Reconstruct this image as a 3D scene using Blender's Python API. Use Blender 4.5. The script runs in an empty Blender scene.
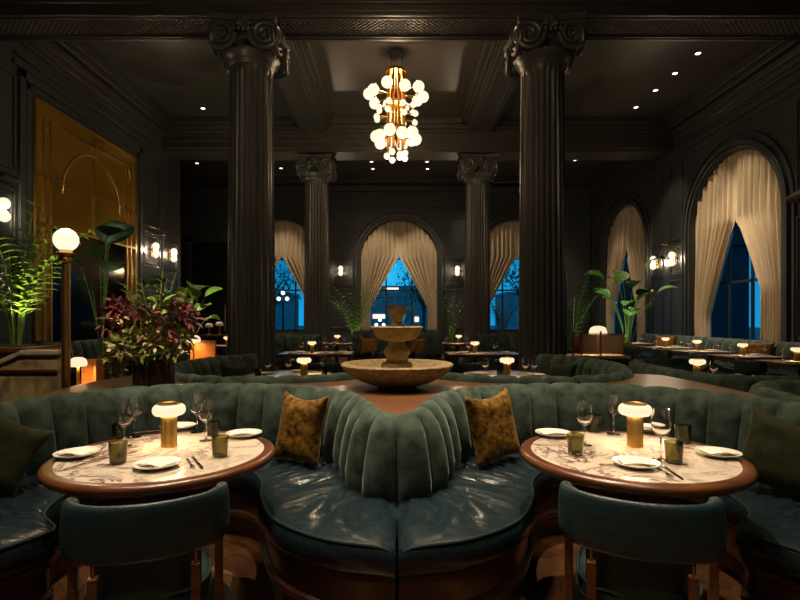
import bpy, bmesh, math, random
from math import pi, sin, cos, sqrt, atan2, radians
from mathutils import Vector, Matrix, noise

random.seed(7)
SC = bpy.context.scene
COL = SC.collection
F, VX, VY, EYE = 515.0, 397.0, 318.0, 1.405

# ------------------------------------------------------------------ materials
MATS = {}
def nodes(name):
    m = bpy.data.materials.new(name); m.use_nodes = True
    nt = m.node_tree
    b = nt.nodes['Principled BSDF']
    return m, nt, b
def N(nt, typ, **kw):
    n = nt.nodes.new(typ)
    for k, v in kw.items():
        if k in n.inputs: n.inputs[k].default_value = v
        else: setattr(n, k, v)
    return n
def ramp(nt, stops, interp='LINEAR'):
    r = nt.nodes.new('ShaderNodeValToRGB'); r.color_ramp.interpolation = interp
    e = r.color_ramp.elements
    e[0].position, e[0].color = stops[0][0], (*stops[0][1], 1)
    e[1].position, e[1].color = stops[-1][0], (*stops[-1][1], 1)
    for p, c in stops[1:-1]:
        x = e.new(p); x.color = (*c, 1)
    return r
def plain(name, col, rough=.5, metal=0, bump=0, scale=40, var=0, coat=0, sheen=0, spec=.5, stretch=None):
    m, nt, b = nodes(name)
    b.inputs['Base Color'].default_value = (*col, 1)
    b.inputs['Roughness'].default_value = rough
    b.inputs['Metallic'].default_value = metal
    b.inputs['Specular IOR Level'].default_value = spec
    if coat:
        b.inputs['Coat Weight'].default_value = coat; b.inputs['Coat Roughness'].default_value = .15
    if sheen:
        b.inputs['Sheen Weight'].default_value = sheen; b.inputs['Sheen Roughness'].default_value = .35
        b.inputs['Sheen Tint'].default_value = (*[min(1, c*3+.25) for c in col], 1)
    tc = N(nt, 'ShaderNodeTexCoord'); mp = N(nt, 'ShaderNodeMapping')
    if stretch: mp.inputs['Scale'].default_value = stretch
    nt.links.new(tc.outputs['Object'], mp.inputs['Vector'])
    nz = N(nt, 'ShaderNodeTexNoise', Scale=scale, Detail=5.0)
    nt.links.new(mp.outputs['Vector'], nz.inputs['Vector'])
    if var:
        r = ramp(nt, [(.3, tuple(c*(1-var) for c in col)), (.7, tuple(min(1, c*(1+var)) for c in col))])
        nt.links.new(nz.outputs['Fac'], r.inputs['Fac']); nt.links.new(r.outputs['Color'], b.inputs['Base Color'])
    if bump:
        bp = N(nt, 'ShaderNodeBump', Strength=bump, Distance=.02)
        nt.links.new(nz.outputs['Fac'], bp.inputs['Height']); nt.links.new(bp.outputs['Normal'], b.inputs['Normal'])
    MATS[name] = m
    return m
def emit(name, col, s):
    m, nt, b = nodes(name)
    b.inputs['Base Color'].default_value = (.22, .20, .17, 1)
    b.inputs['Emission Color'].default_value = (*col, 1)
    b.inputs['Emission Strength'].default_value = s
    b.inputs['Roughness'].default_value = .3
    m.cycles.emission_sampling = 'NONE'      # the bulbs' own lamps are sampled instead
    MATS[name] = m; return m
def glass(name, col, rough=0.0, ior=1.45, trans=1.0):
    m, nt, b = nodes(name)
    b.inputs['Base Color'].default_value = (*col, 1)
    b.inputs['Transmission Weight'].default_value = trans
    b.inputs['Roughness'].default_value = rough; b.inputs['IOR'].default_value = ior
    MATS[name] = m; return m
def wood(name, c1, c2, scale=(2, 2, 14), rough=.32, coat=.3):
    m, nt, b = nodes(name)
    tc = N(nt, 'ShaderNodeTexCoord'); mp = N(nt, 'ShaderNodeMapping'); mp.inputs['Scale'].default_value = scale
    nt.links.new(tc.outputs['Object'], mp.inputs['Vector'])
    nz = N(nt, 'ShaderNodeTexNoise', Scale=3.0, Detail=8.0, Distortion=1.2)
    nt.links.new(mp.outputs['Vector'], nz.inputs['Vector'])
    r = ramp(nt, [(.3, c1), (.7, c2)])
    nt.links.new(nz.outputs['Fac'], r.inputs['Fac']); nt.links.new(r.outputs['Color'], b.inputs['Base Color'])
    b.inputs['Roughness'].default_value = rough
    b.inputs['Coat Weight'].default_value = coat; b.inputs['Coat Roughness'].default_value = .2
    MATS[name] = m; return m

WALL = plain('wall_paint', (.040, .046, .048), .40, bump=.05, scale=60)
CEIL = plain('ceiling_paint', (.056, .050, .043), .30, bump=.03, scale=30)
BEAM = plain('beam_paint', (.048, .044, .039), .36, bump=.05, scale=50)
COLM = plain('column_paint', (.060, .061, .057), .34, bump=.06, scale=40)
VELVET = plain('green_velvet', (.043, .067, .051), .8, scale=10, var=.65, sheen=.5, spec=.2, bump=.15)
TEAL = plain('teal_leather', (.008, .017, .022), .26, bump=.12, scale=34, var=.3)
TEALCHAIR = plain('dark_teal_leather', (.013, .030, .034), .36, bump=.15, scale=30, var=.2)
PIPE = plain('leather_piping', (.018, .030, .032), .3)
WOOD = wood('reddish_walnut', (.060, .018, .006), (.15, .052, .018))
WOODD = wood('dark_walnut', (.030, .010, .004), (.075, .027, .010))
WOODT = wood('walnut_top', (.09, .036, .012), (.17, .070, .024), (1.2, 9, 3), .38, .25)
FLOORM = None
BRASS = plain('brass', (.62, .39, .12), .28, 1.0, bump=.02, scale=80)
BRASSD = plain('aged_brass', (.66, .42, .14), .34, 1.0, bump=.05, scale=60)
BLACK = plain('black_metal', (.012, .012, .012), .4)
DARK = plain('dark_lacquer', (.010, .010, .010), .3)
CERAMIC = plain('white_ceramic', (.78, .75, .68), .22, coat=.4, scale=20)
NAPKIN = plain('white_linen', (.80, .76, .68), .85, bump=.2, scale=150)
STEEL = plain('polished_steel', (.62, .58, .52), .18, 1.0)
STONE = plain('sandstone', (.30, .215, .095), .8, bump=.5, scale=22, var=.35)
MUSTARD = plain('mustard_velvet', (.15, .075, .007), .7, bump=.5, scale=24, var=.9, sheen=.25, spec=.2)
OLIVE = plain('dark_olive_velvet', (.020, .024, .008), .75, bump=.2, scale=20, var=.35, sheen=.4, spec=.2)
PILBR = plain('amber_brown_velvet', (.24, .10, .016), .75, bump=.2, scale=30, var=.4, sheen=.4, spec=.2)
CURT = plain('cream_curtain', (.56, .46, .32), .85, bump=.1, scale=120, sheen=.2, spec=.15)
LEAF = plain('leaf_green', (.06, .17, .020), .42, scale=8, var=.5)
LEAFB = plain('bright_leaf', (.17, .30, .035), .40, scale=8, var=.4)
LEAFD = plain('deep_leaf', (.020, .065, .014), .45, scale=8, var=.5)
LEAFO = plain('olive_leaf', (.19, .21, .030), .5, scale=14, var=.5)
BURG = plain('burgundy_leaf', (.15, .008, .020), .5, scale=14, var=.6)
BLOOM = plain('cream_blossom', (.55, .40, .26), .6, scale=30, var=.3)
STEM = plain('green_stem', (.12, .22, .04), .5, scale=20, var=.3)
POT = plain('dark_fluted_pot', (.055, .040, .022), .35, .6, bump=.05)
FRAME = plain('window_frame_paint', (.012, .014, .018), .45)
ASPHALT = plain('asphalt', (.05, .06, .07), .8, var=.3)
FACADE = plain('facade', (.22, .22, .24), .8, var=.3, scale=3)
NAVY = plain('navy_render', (.06, .018, .03), .8, var=.2, scale=2)
BARK = plain('bark', (.06, .045, .03), .9, bump=.4)
REDG = plain('red_glaze', (.55, .02, .015), .25, coat=.5)
AMBERW = wood('amber_wood', (.34, .12, .025), (.52, .20, .045), (2, 2, 10), .35, .3)
SOIL = plain('soil', (.03, .02, .012), .95, bump=.6)
GLOBE = emit('opal_globe_lit', (1.0, .84, .60), .60)
CHG = emit('chandelier_globe_lit', (1.0, .84, .56), .64)
SHADE = emit('opal_shade_lit', (1.0, .74, .48), .56)
SPOTL = emit('downlight_lens', (1.0, .86, .66), 2.4)
LITWIN = emit('lit_window', (1.0, .85, .60), .8)
STREETL = emit('street_lamp_lit', (.85, .95, 1.0), 1.5)
NEONB = emit('blue_sign_lit', (.02, .35, .75), .5)
WINE = glass('clear_glass', (1, 1, 1), 0.0, 1.45)
TUMB = glass('olive_glass', (.40, .37, .15), .05, 1.42)
SMOKE = glass('smoke_glass', (.30, .28, .24), .02, 1.42)
PANE = glass('window_glass', (.93, .97, 1.0), 0.0, 1.02)
RIB = glass('ribbed_glass', (.62, .52, .42), .25, 1.3, .55)
PINKG = glass('pink_glass', (.95, .35, .25), .08, 1.4)
AMBERM = plain('amber_mirror', (.38, .225, .022), .16, .45)
DARKM = plain('dark_opening_mirror', (.030, .026, .018), .10, 1.0)

def marble():
    m, nt, b = nodes('veined_marble')
    tc = N(nt, 'ShaderNodeTexCoord')
    n1 = N(nt, 'ShaderNodeTexNoise', Scale=3.4, Detail=9.0, Distortion=1.6, Roughness=.66)
    n2 = N(nt, 'ShaderNodeTexNoise', Scale=2.6, Detail=4.0, Distortion=.6)
    nt.links.new(tc.outputs['Object'], n1.inputs['Vector']); nt.links.new(tc.outputs['Object'], n2.inputs['Vector'])
    r1 = ramp(nt, [(.0, (0.64, 0.57, 0.46)), (.455, (0.62, 0.54, 0.44)), (.492, (.10, .055, .06)), (.515, (.30, .20, .18)), (.55, (0.62, 0.55, 0.45)), (1, (0.67, 0.61, 0.51))])
    nt.links.new(n1.outputs['Fac'], r1.inputs['Fac'])
    r2 = ramp(nt, [(.42, (0, 0, 0)), (.58, (1, 1, 1))])
    nt.links.new(n2.outputs['Fac'], r2.inputs['Fac'])
    mx = N(nt, 'ShaderNodeMix', data_type='RGBA')
    nt.links.new(r2.outputs['Color'], mx.inputs['Factor'])
    mx.inputs[6].default_value = (.64, .57, .46, 1)
    nt.links.new(r1.outputs['Color'], mx.inputs[7]); nt.links.new(mx.outputs[2], b.inputs['Base Color'])
    b.inputs['Roughness'].default_value = .22
    return m
MARBLE = marble()
def brown_marble():
    m, nt, b = nodes('brown_marble')
    tc = N(nt, 'ShaderNodeTexCoord')
    n1 = N(nt, 'ShaderNodeTexNoise', Scale=5.0, Detail=9.0, Distortion=1.5)
    nt.links.new(tc.outputs['Object'], n1.inputs['Vector'])
    r1 = ramp(nt, [(.3, (.10, .08, .045)), (.5, (.24, .185, .09)), (.62, (.36, .27, .13)), (.75, (.18, .15, .09))])
    nt.links.new(n1.outputs['Fac'], r1.inputs['Fac']); nt.links.new(r1.outputs['Color'], b.inputs['Base Color'])
    b.inputs['Roughness'].default_value = .25
    return m
BRMARB = brown_marble()
def floor_mat():
    m, nt, b = nodes('parquet_floor')
    tc = N(nt, 'ShaderNodeTexCoord'); mp = N(nt, 'ShaderNodeMapping'); mp.inputs['Rotation'].default_value = (0, 0, .785)
    nt.links.new(tc.outputs['Object'], mp.inputs['Vector'])
    br = N(nt, 'ShaderNodeTexBrick', Scale=3.0); br.inputs['Mortar Size'].default_value = .006
    br.inputs['Color1'].default_value = (.045, .017, .006, 1); br.inputs['Color2'].default_value = (.085, .037, .014, 1); br.inputs['Mortar'].default_value = (.01, .006, .004, 1)
    nt.links.new(mp.outputs['Vector'], br.inputs['Vector'])
    # pale circular inlay bands
    wv = N(nt, 'ShaderNodeTexWave', wave_type='RINGS', rings_direction='Z', Scale=.42, Distortion=0.0)
    mp2 = N(nt, 'ShaderNodeMapping'); mp2.inputs['Location'].default_value = (1.2, -2.5, 0)
    nt.links.new(tc.outputs['Object'], mp2.inputs['Vector']); nt.links.new(mp2.outputs['Vector'], wv.inputs['Vector'])
    rr = ramp(nt, [(.90, (0, 0, 0)), (.93, (1, 1, 1))])
    nt.links.new(wv.outputs['Fac'], rr.inputs['Fac'])
    mx = N(nt, 'ShaderNodeMix', data_type='RGBA'); mx.inputs[7].default_value = (.17, .10, .04, 1)
    nt.links.new(rr.outputs['Color'], mx.inputs['Factor']); nt.links.new(br.outputs['Color'], mx.inputs[6])
    nt.links.new(mx.outputs[2], b.inputs['Base Color'])
    b.inputs['Roughness'].default_value = .3
    return m
FLOORM = floor_mat()
def lattice_mat():
    m, nt, b = nodes('lattice_relief')
    tc = N(nt, 'ShaderNodeTexCoord')
    hs = []
    for a in (pi/4, -pi/4):
        mp = N(nt, 'ShaderNodeMapping'); mp.inputs['Rotation'].default_value = (0, 0, a)
        nt.links.new(tc.outputs['Object'], mp.inputs['Vector'])
        w = N(nt, 'ShaderNodeTexWave', wave_type='BANDS', bands_direction='X', Scale=5.4)
        nt.links.new(mp.outputs['Vector'], w.inputs['Vector']); hs.append(w)
    mx = N(nt, 'ShaderNodeMath', operation='MAXIMUM')
    nt.links.new(hs[0].outputs['Fac'], mx.inputs[0]); nt.links.new(hs[1].outputs['Fac'], mx.inputs[1])
    bp = N(nt, 'ShaderNodeBump', Strength=1.0, Distance=.06)
    nt.links.new(mx.outputs[0], bp.inputs['Height']); nt.links.new(bp.outputs['Normal'], b.inputs['Normal'])
    b.inputs['Base Color'].default_value = (.055, .045, .036, 1); b.inputs['Roughness'].default_value = .35
    return m
LATT = lattice_mat()

# ------------------------------------------------------------------ mesh builder
class MB:
    def __init__(s): s.v = []; s.f = []; s.M = Matrix()
    def add(s, vs, fs):
        o = len(s.v)
        s.v += [tuple(s.M @ Vector(p)) for p in vs]
        s.f += [tuple(i+o for i in f) for f in fs]
        return s
    def box(s, x0, x1, y0, y1, z0, z1):
        return s.add([(x0,y0,z0),(x1,y0,z0),(x1,y1,z0),(x0,y1,z0),(x0,y0,z1),(x1,y0,z1),(x1,y1,z1),(x0,y1,z1)],
                     [(0,3,2,1),(4,5,6,7),(0,1,5,4),(1,2,6,5),(2,3,7,6),(3,0,4,7)])
    def quad(s, a, b, c, d): return s.add([a, b, c, d], [(0, 1, 2, 3)])
    def grid(s, rows, wu=False, wv=False, capu=False):
        nu, nv = len(rows), len(rows[0]); vs = [p for r in rows for p in r]; fs = []
        for i in range(nu if wu else nu-1):
            for j in range(nv if wv else nv-1):
                i2, j2 = (i+1) % nu, (j+1) % nv
                fs.append((i*nv+j, i2*nv+j, i2*nv+j2, i*nv+j2))
        if capu:
            fs.append(tuple(range(nv))); fs.append(tuple((nu-1)*nv+j for j in reversed(range(nv))))
        return s.add(vs, fs)
    def lathe(s, prof, n=32, c=(0,0,0), rmod=None):
        rows = []
        for k in range(n):
            a = 2*pi*k/n
            rows.append([(c[0]+(r if not rmod else rmod(r, z, a))*cos(a), c[1]+(r if not rmod else rmod(r, z, a))*sin(a), c[2]+z) for r, z in prof])
        return s.grid(rows, wu=True)
    def tube(s, pts, r, n=8, cap=True):
        pts = [Vector(p) for p in pts]; rows = []
        up = Vector((0, 0, 1))
        prev = None
        for i, p in enumerate(pts):
            t = (pts[min(i+1, len(pts)-1)]-pts[max(i-1, 0)]).normalized()
            if prev is None:
                a = t.cross(up)
                if a.length < 1e-3: a = t.cross(Vector((1, 0, 0)))
            else:
                a = prev - t*prev.dot(t)
            a.normalize(); prev = a; b = t.cross(a)
            rr = r[i] if isinstance(r, (list, tuple)) else r
            rows.append([tuple(p+a*rr*cos(2*pi*k/n)+b*rr*sin(2*pi*k/n)) for k in range(n)])
        return s.grid(rows, wv=True, capu=cap)
    def sphere(s, c, r, nu=16, nv=10, sc=(1, 1, 1)):
        rows = []
        for i in range(nu):
            a = 2*pi*i/nu
            rows.append([(c[0]+sc[0]*r*sin(pi*j/nv)*cos(a), c[1]+sc[1]*r*sin(pi*j/nv)*sin(a), c[2]-sc[2]*r*cos(pi*j/nv)) for j in range(nv+1)])
        return s.grid(rows, wu=True)
    def prism(s, poly, z0, z1):
        n = len(poly)
        return s.add([(x, y, z0) for x, y in poly]+[(x, y, z1) for x, y in poly],
                     [tuple(reversed(range(n))), tuple(range(n, 2*n))]+[(i, (i+1) % n, n+(i+1) % n, n+i) for i in range(n)])
    def build(s, name, mat, parent=None, loc=None, rz=0, smooth=35, bevel=0, seg=2, subd=0):
        me = bpy.data.meshes.new(name)
        me.from_pydata(s.v, [], s.f)
        bm = bmesh.new(); bm.from_mesh(me)
        bmesh.ops.remove_doubles(bm, verts=bm.verts, dist=1e-5)
        bmesh.ops.recalc_face_normals(bm, faces=bm.faces)
        bm.to_mesh(me); bm.free()
        if smooth:
            for p in me.polygons: p.use_smooth = True
            me.set_sharp_from_angle(angle=radians(smooth))
        me.materials.append(mat)
        o = bpy.data.objects.new(name, me); COL.objects.link(o)
        if parent is not None: o.parent = parent
        if loc is not None: o.location = loc
        o.rotation_euler.z = rz
        if bevel:
            m = o.modifiers.new('bevel', 'BEVEL'); m.width = bevel; m.segments = seg; m.limit_method = 'ANGLE'
        if subd:
            m = o.modifiers.new('subsurf', 'SUBSURF'); m.levels = subd; m.render_levels = subd
        return o

def tag(o, label, cat, group=None, kind=None):
    o['label'] = label; o['category'] = cat
    if group: o['group'] = group
    if kind: o['kind'] = kind
    return o
def thing(name, label, cat, loc=(0, 0, 0), rz=0, group=None):
    o = bpy.data.objects.new(name, None); COL.objects.link(o)
    o.empty_display_size = .1
    o.location = loc; o.rotation_euler.z = rz
    return tag(o, label, cat, group)
def structure(o):
    o['kind'] = 'structure'; return o
def copy_tree(o, parent=None):
    c = o.copy(); COL.objects.link(c)
    if parent is not None: c.parent = parent
    for ch in list(o.children): copy_tree(ch, c)
    return c
USED = set()
def place(proto, loc, rz, label, group=None, scale=None):
    """first use takes the prototype itself, later uses copy it"""
    if proto.name in USED: o = copy_tree(proto)
    else: o = proto; USED.add(proto.name)
    o.location = loc; o.rotation_euler.z = rz
    if scale: o.scale = (scale,)*3 if not isinstance(scale, tuple) else scale
    o['label'] = label
    if group: o['group'] = group
    elif 'group' in o: del o['group']
    return o
def light(name, typ, loc, power, col=(1, .62, .30), parent=None, size=.05, rot=(0, 0, 0), spot=60, blend=.6):
    l = bpy.data.lights.new(name, typ); l.energy = power; l.color = col
    if typ == 'AREA': l.shape = 'DISK'; l.size = size
    else: l.shadow_soft_size = size
    if typ == 'SPOT': l.spot_size = radians(spot); l.spot_blend = blend
    o = bpy.data.objects.new(name, l); COL.objects.link(o); o.location = loc; o.rotation_euler = rot
    if parent is not None: o.parent = parent
    return o
def aim(o, target):
    d = Vector(target)-Vector(o.location)
    o.rotation_euler = d.to_track_quat('-Z', 'Y').to_euler()
def catmull(pts, m):
    out = []; n = len(pts)
    P = [Vector(p) for p in pts]
    for i in range(n-1):
        p0, p1, p2, p3 = P[max(i-1, 0)], P[i], P[i+1], P[min(i+2, n-1)]
        for k in range(m):
            t = k/m
            out.append(.5*((2*p1)+(p2-p0)*t+(2*p0-5*p1+4*p2-p3)*t*t+(3*p1-p0-3*p2+p3)*t**3))
    out.append(P[-1]); return out
def at(px, py, Y): return ((px-VX)/F*Y, Y, EYE-(py-VY)/F*Y)
def on_z(px, py, z):
    Y = (EYE-z)*F/(py-VY); return ((px-VX)/F*Y, Y, z)

# ------------------------------------------------------------------ room shell
XR, XL, YB, ZC = 7.45, -6.35, 19.7, 6.76
YF = -3.0
WT = .4
mb = MB(); mb.box(-9.2, XR+WT, YF, YB+WT, -.2, 0)
structure(mb.build('floor', FLOORM, smooth=0))
mb = MB(); mb.box(-9.2, XR+WT, YF, YB+WT, ZC, ZC+.3)
structure(mb.build('ceiling', CEIL, smooth=0))

def arched_wall(name, a0, a1, z1, arches, m, mat):
    """m(a, z, depth) -> xyz ; arches: (centre, radius, z_spring, z_sill)"""
    mb = MB(); K = 28
    edges = [a0]
    for (c, r, zs, zl) in arches: edges += [c-r, c+r]
    edges.append(a1)
    for d in (0, WT):
        for i in range(0, len(edges), 2):
            mb.quad(m(edges[i], 0, d), m(edges[i+1], 0, d), m(edges[i+1], z1, d), m(edges[i], z1, d))
        for (c, r, zs, zl) in arches:
            mb.quad(m(c-r, 0, d), m(c+r, 0, d), m(c+r, zl, d), m(c-r, zl, d))
            for k in range(K):
                t0, t1 = pi-pi*k/K, pi-pi*(k+1)/K
                x0, x1 = c+r*cos(t0), c+r*cos(t1)
                mb.quad(m(x0, zs+r*sin(t0), d), m(x1, zs+r*sin(t1), d), m(x1, z1, d), m(x0, z1, d))
    for (c, r, zs, zl) in arches:
        loop = [(c-r, zl)]+[(c+r*cos(pi-pi*k/K), zs+r*sin(pi-pi*k/K)) for k in range(K+1)]+[(c+r, zl)]
        for i in range(len(loop)):
            p, q = loop[i], loop[(i+1) % len(loop)]
            mb.quad(m(*p, 0), m(*q, 0), m(*q, WT), m(*p, WT))
    return structure(mb.build(name, mat, smooth=0))
R_AR = [(11.5, 1.55, 3.56, .5), (16.95, 1.55, 3.56, .5)]
B_AR = [(-4.43, 1.47, 3.70, .86), (.08, 1.47, 3.70, .86), (4.59, 1.47, 3.70, .86)]
mR = lambda a, z, d: (XR+d, a, z)
mB = lambda a, z, d: (a, YB+d, z)
arched_wall('wall_right', YF, YB+WT, ZC, R_AR, mR, WALL)
arched_wall('wall_back', -9.2, XR, ZC, B_AR, mB, WALL)
mb = MB(); mb.box(XL-.35, XL, YF, 15.1, 0, ZC); structure(mb.build('wall_left', WALL, smooth=0))
mb = MB(); mb.box(-9.2, -8.9, 14, YB+WT, 0, ZC); structure(mb.build('wall_far_left', WALL, smooth=0))
mb = MB(); mb.box(-9.2, XL-.35, 14.0, 14.3, 0, ZC); structure(mb.build('wall_recess', WALL, smooth=0))
mb = MB(); mb.box(-9.2, XR+WT, YF-.3, YF, 0, ZC); structure(mb.build('wall_front', WALL, smooth=0))

# beams -----------------------------------------------------------------
ZS = 5.89
CY1, CY2, CX, CR = 7.9, 14.3, 2.23, .355
def beam_x(name, y0, y1, zs, steps, lattice):
    mb = MB(); mb.box(XL, XR, y0, y1, zs, ZC)
    for dz, dd in steps:                                   # crown mouldings along both faces
        mb.box(XL, XR, y0-dd, y1+dd, zs+dz[0], zs+dz[1])
    o = structure(mb.build(name, BEAM, smooth=0, bevel=.015))
    if lattice:
        lb = MB(); lb.box(XL, XR, y0+.14, y1-.14, zs-.025, zs+.02)
        lo = lb.build('lattice_panel', LATT, o, smooth=0)
        tb = MB()
        for (a, b) in ((y0+.01, y0+.07), (y0+.10, y0+.14), (y1-.14, y1-.10), (y1-.07, y1-.01)):
            tb.box(XL, XR, a, b, zs-.05, zs+.01)
        tb.build('beam_moulding', BEAM, o, smooth=0, bevel=.01)
    return o
st = [((.10, .16), .04), ((.30, .36), .03), ((.52, .60), .07), ((.60, .72), .13), ((.72, .87), .22)]
beam_x('trim_front_beam', CY1-.37, CY1+.37, ZS, st, True)
b2 = beam_x('trim_rear_beam', CY2-.37, CY2+.37, ZS, st, False)
def beam_y(name, x, zs, w, y0, y1):
    mb = MB(); mb.box(x-w/2, x+w/2, y0, y1, zs, ZC)
    for z0, z1, dd in ((zs+.05, zs+.10, .05), (zs+.12, zs+.19, .12), (zs+.19, ZC, .22)):
        mb.box(x-w/2-dd, x+w/2+dd, y0, y1, z0, z1)
    mb.box(x-w/2+.1, x-w/2+.15, y0, y1, zs-.02, zs+.01); mb.box(x+w/2-.15, x+w/2-.1, y0, y1, zs-.02, zs+.01)
    return structure(mb.build(name, BEAM, smooth=0, bevel=.012))
for i, x in enumerate((-CX, CX)):
    beam_y(f'trim_long_beam_{i+1}', x, 6.42, .62, CY1+.37, CY2-.37)
    beam_y(f'trim_near_beam_{i+1}', x, 6.42, .62, YF, CY1-.37)
# side cornices
def cornice(name, x, sgn, y0, y1):
    mb = MB()
    for z0, z1, d in ((5.62, 5.70, .05), (5.78, 5.84, .06), (6.02, 6.10, .06), (6.10, 6.22, .12), (6.22, 6.36, .18), (6.40, 6.52, .26), (6.52, ZC, .34)):
        a, b = sorted((x, x-sgn*d)); mb.box(a, b, y0, y1, z0, z1)
    return structure(mb.build(name, BEAM, smooth=0, bevel=.012))
cornice('trim_cornice_right', XR, 1, YF, CY1-.6); cornice('trim_cornice_right_middle', XR, 1, CY1+.6, CY2-.6); cornice('trim_cornice_right_rear', XR, 1, CY2+.6, YB)
cornice('trim_cornice_left', XL, -1, YF, CY1-.6); cornice('trim_cornice_left_middle', XL, -1, CY1+.6, CY2-.6)
mb = MB()
for z0, z1, d in ((5.62, 5.70, .05), (6.1, 6.22, .12), (6.22, 6.4, .2), (6.5, ZC, .3)): mb.box(-8.9, XR, YB-d, YB, z0, z1)
structure(mb.build('trim_cornice_back', BEAM, smooth=0, bevel=.012))

# wall panelling ----------------------------------------------------------
def panel(mb, m, a0, a1, z0, z1, w=.05, d=.03):
    """rectangular moulding frame on a wall; m(a,z,depth)"""
    def bx(a, b, c, e):
        p, q = m(a, c, -d), m(b, e, .01)
        mb.box(min(p[0], q[0]), max(p[0], q[0]), min(p[1], q[1]), max(p[1], q[1]), c, e)
    bx(a0, a1, z0, z0+w); bx(a0, a1, z1-w, z1); bx(a0, a0+w, z0, z1); bx(a1-w, a1, z0, z1)
mL = lambda a, z, d: (XL-d, a, z)
def archivolt(mb, m, arch, rings):
    c, r, zs, zl = arch; K = 28
    for r0, r1, d in rings:
        pts = [(-1, zl)]+[None]*(K+1)+[(1, zl)]
        rows = []
        for rad, dep in ((r+r0, .01), (r+r0, -d), (r+r1, -d), (r+r1, .01)):
            row = [m(c-rad, zl, dep)]+[m(c+rad*cos(pi-pi*k/K), zs+rad*sin(pi-pi*k/K), dep) for k in range(K+1)]+[m(c+rad, zl, dep)]
            rows.append(row)
        mb.grid(rows)
mb = MB()
for a in R_AR: archivolt(mb, mR, a, ((.02, .08, .05), (.11, .20, .08), (.30, .36, .06)))
for s in (13.42, 14.42):
    panel(mb, mR, s, s+.62, 2.55, 3.35); panel(mb, mR, s+.06, s+.56, 2.62, 3.28, .03, .02)
    panel(mb, mR, s, s+.62, .95, 2.42); panel(mb, mR, s, s+.62, 3.48, 5.5)
panel(mb, mR, 18.75, 19.5, 1.0, 3.2); panel(mb, mR, 18.75, 19.5, 3.4, 5.5)
panel(mb, mR, 8.0, 9.6, 1.0, 3.3); panel(mb, mR, 8.0, 9.6, 3.6, 5.5)
mb.box(XR-.05, XR, YF, 9.7, .9, .96)
structure(mb.build('trim_right', WALL, smooth=30, bevel=.008))
mb = MB()
for a in B_AR: archivolt(mb, mB, a, ((.02, .08, .05), (.11, .20, .08), (.28, .34, .06)))
for s in (-2.60, 1.72):
    panel(mb, mB, s, s+1.0, 2.62, 3.72); panel(mb, mB, s+.08, s+.92, 2.70, 3.64, .04, .025)
    panel(mb, mB, s, s+1.0, 1.0, 2.5); 
for s in (-2.9, 1.5): panel(mb, mB, s, s+1.4, 5.2, 5.58)
structure(mb.build('trim_back', WALL, smooth=30, bevel=.008))
mb = MB()
for s in (12.85, 13.93):
    panel(mb, mL, s, s+.95, 2.70, 3.62); panel(mb, mL, s+.08, s+.87, 2.78, 3.54, .035, .025)
    panel(mb, mL, s, s+.95, .95, 2.55); panel(mb, mL, s, s+.95, 3.75, 5.45)
panel(mb, mL, 7.60, 8.56, 2.65, 3.55); panel(mb, mL, 7.68, 8.48, 2.73, 3.47, .035, .025)
panel(mb, mL, 7.60, 8.56, .95, 2.5); panel(mb, mL, 7.60, 8.56, 3.85, 5.45)
panel(mb, mL, 8.62, 12.78, .5, 5.60, .14, .05); panel(mb, mL, 8.80, 12.62, .5, 5.43, .10, .03)
structure(mb.build('trim_left', WALL, smooth=30, bevel=.008))
# dark doorway far left
d1 = thing('door_1', 'x', 'door'); del d1['label']; del d1['category']; d1['kind'] = 'structure'; d1.location = (-7.1, YB-.02, 0)
mb = MB(); mb.box(-.75, .75, -.03, .02, 0, 4.3); mb.build('door_panel', DARK, d1, smooth=0)
mb = MB(); mb.box(-.95, -.75, -.10, .02, 0, 4.5); mb.box(.75, .95, -.10, .02, 0, 4.5); mb.box(-.95, .95, -.10, .02, 4.3, 4.5)
mb.build('door_frame', WALL, d1, smooth=0, bevel=.01)
mb = MB(); mb.tube([(.55, -.06, .9), (.55, -.06, 1.9)], .02); mb.build('door_handle', BRASSD, d1)

# windows ------------------------------------------------------------------
def window(i, m, arch, dep, bars):
    c, r, zs, zl = arch
    w = thing(f'window_{i}', 'x', 'window'); del w['label']; del w['category']; w['kind'] = 'structure'
    mb = MB(); K = 24
    def bx(a, b, z0, z1, d0, d1):
        p, q = m(a, z0, d0), m(b, z1, d1)
        mb.box(min(p[0], q[0]), max(p[0], q[0]), min(p[1], q[1]), max(p[1], q[1]), z0, z1)
    rows = []
    for rad, d in ((r-.001, dep), (r-.001, dep+.06), (r-.09, dep+.06), (r-.09, dep)):
        rows.append([m(c-rad, zl, d)]+[m(c+rad*cos(pi-pi*k/K), zs+rad*sin(pi-pi*k/K), d) for k in range(K+1)]+[m(c+rad, zl, d)])
    mb.grid(rows, wu=True)
    bx(c-r, c+r, zl, zl+.1, dep, dep+.06)
    for a in bars: bx(c+a-.03, c+a+.03, zl, zs+.1, dep, dep+.05)
    for z in (zs, (zs+zl)/2+.2): bx(c-r+.03, c+r-.03, z-.03, z+.03, dep, dep+.05)
    mb.build('window_frame', FRAME, w, smooth=30)
    gb = MB(); loop = [m(c-r+.03, zl+.02, dep+.03)]+[m(c+(r-.03)*cos(pi-pi*k/K), zs+(r-.03)*sin(pi-pi*k/K), dep+.03) for k in range(K+1)]+[m(c+r-.03, zl+.02, dep+.03)]
    gb.add(loop, [tuple(range(len(loop)))])
    gb.build('window_pane', PANE, w, smooth=0)
    return w
for i, a in enumerate(R_AR): window(i+1, mR, a, .26, (-.30, .45))
for i, a in enumerate(B_AR): window(i+3, mB, a, .26, (-.5, .5))

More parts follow.
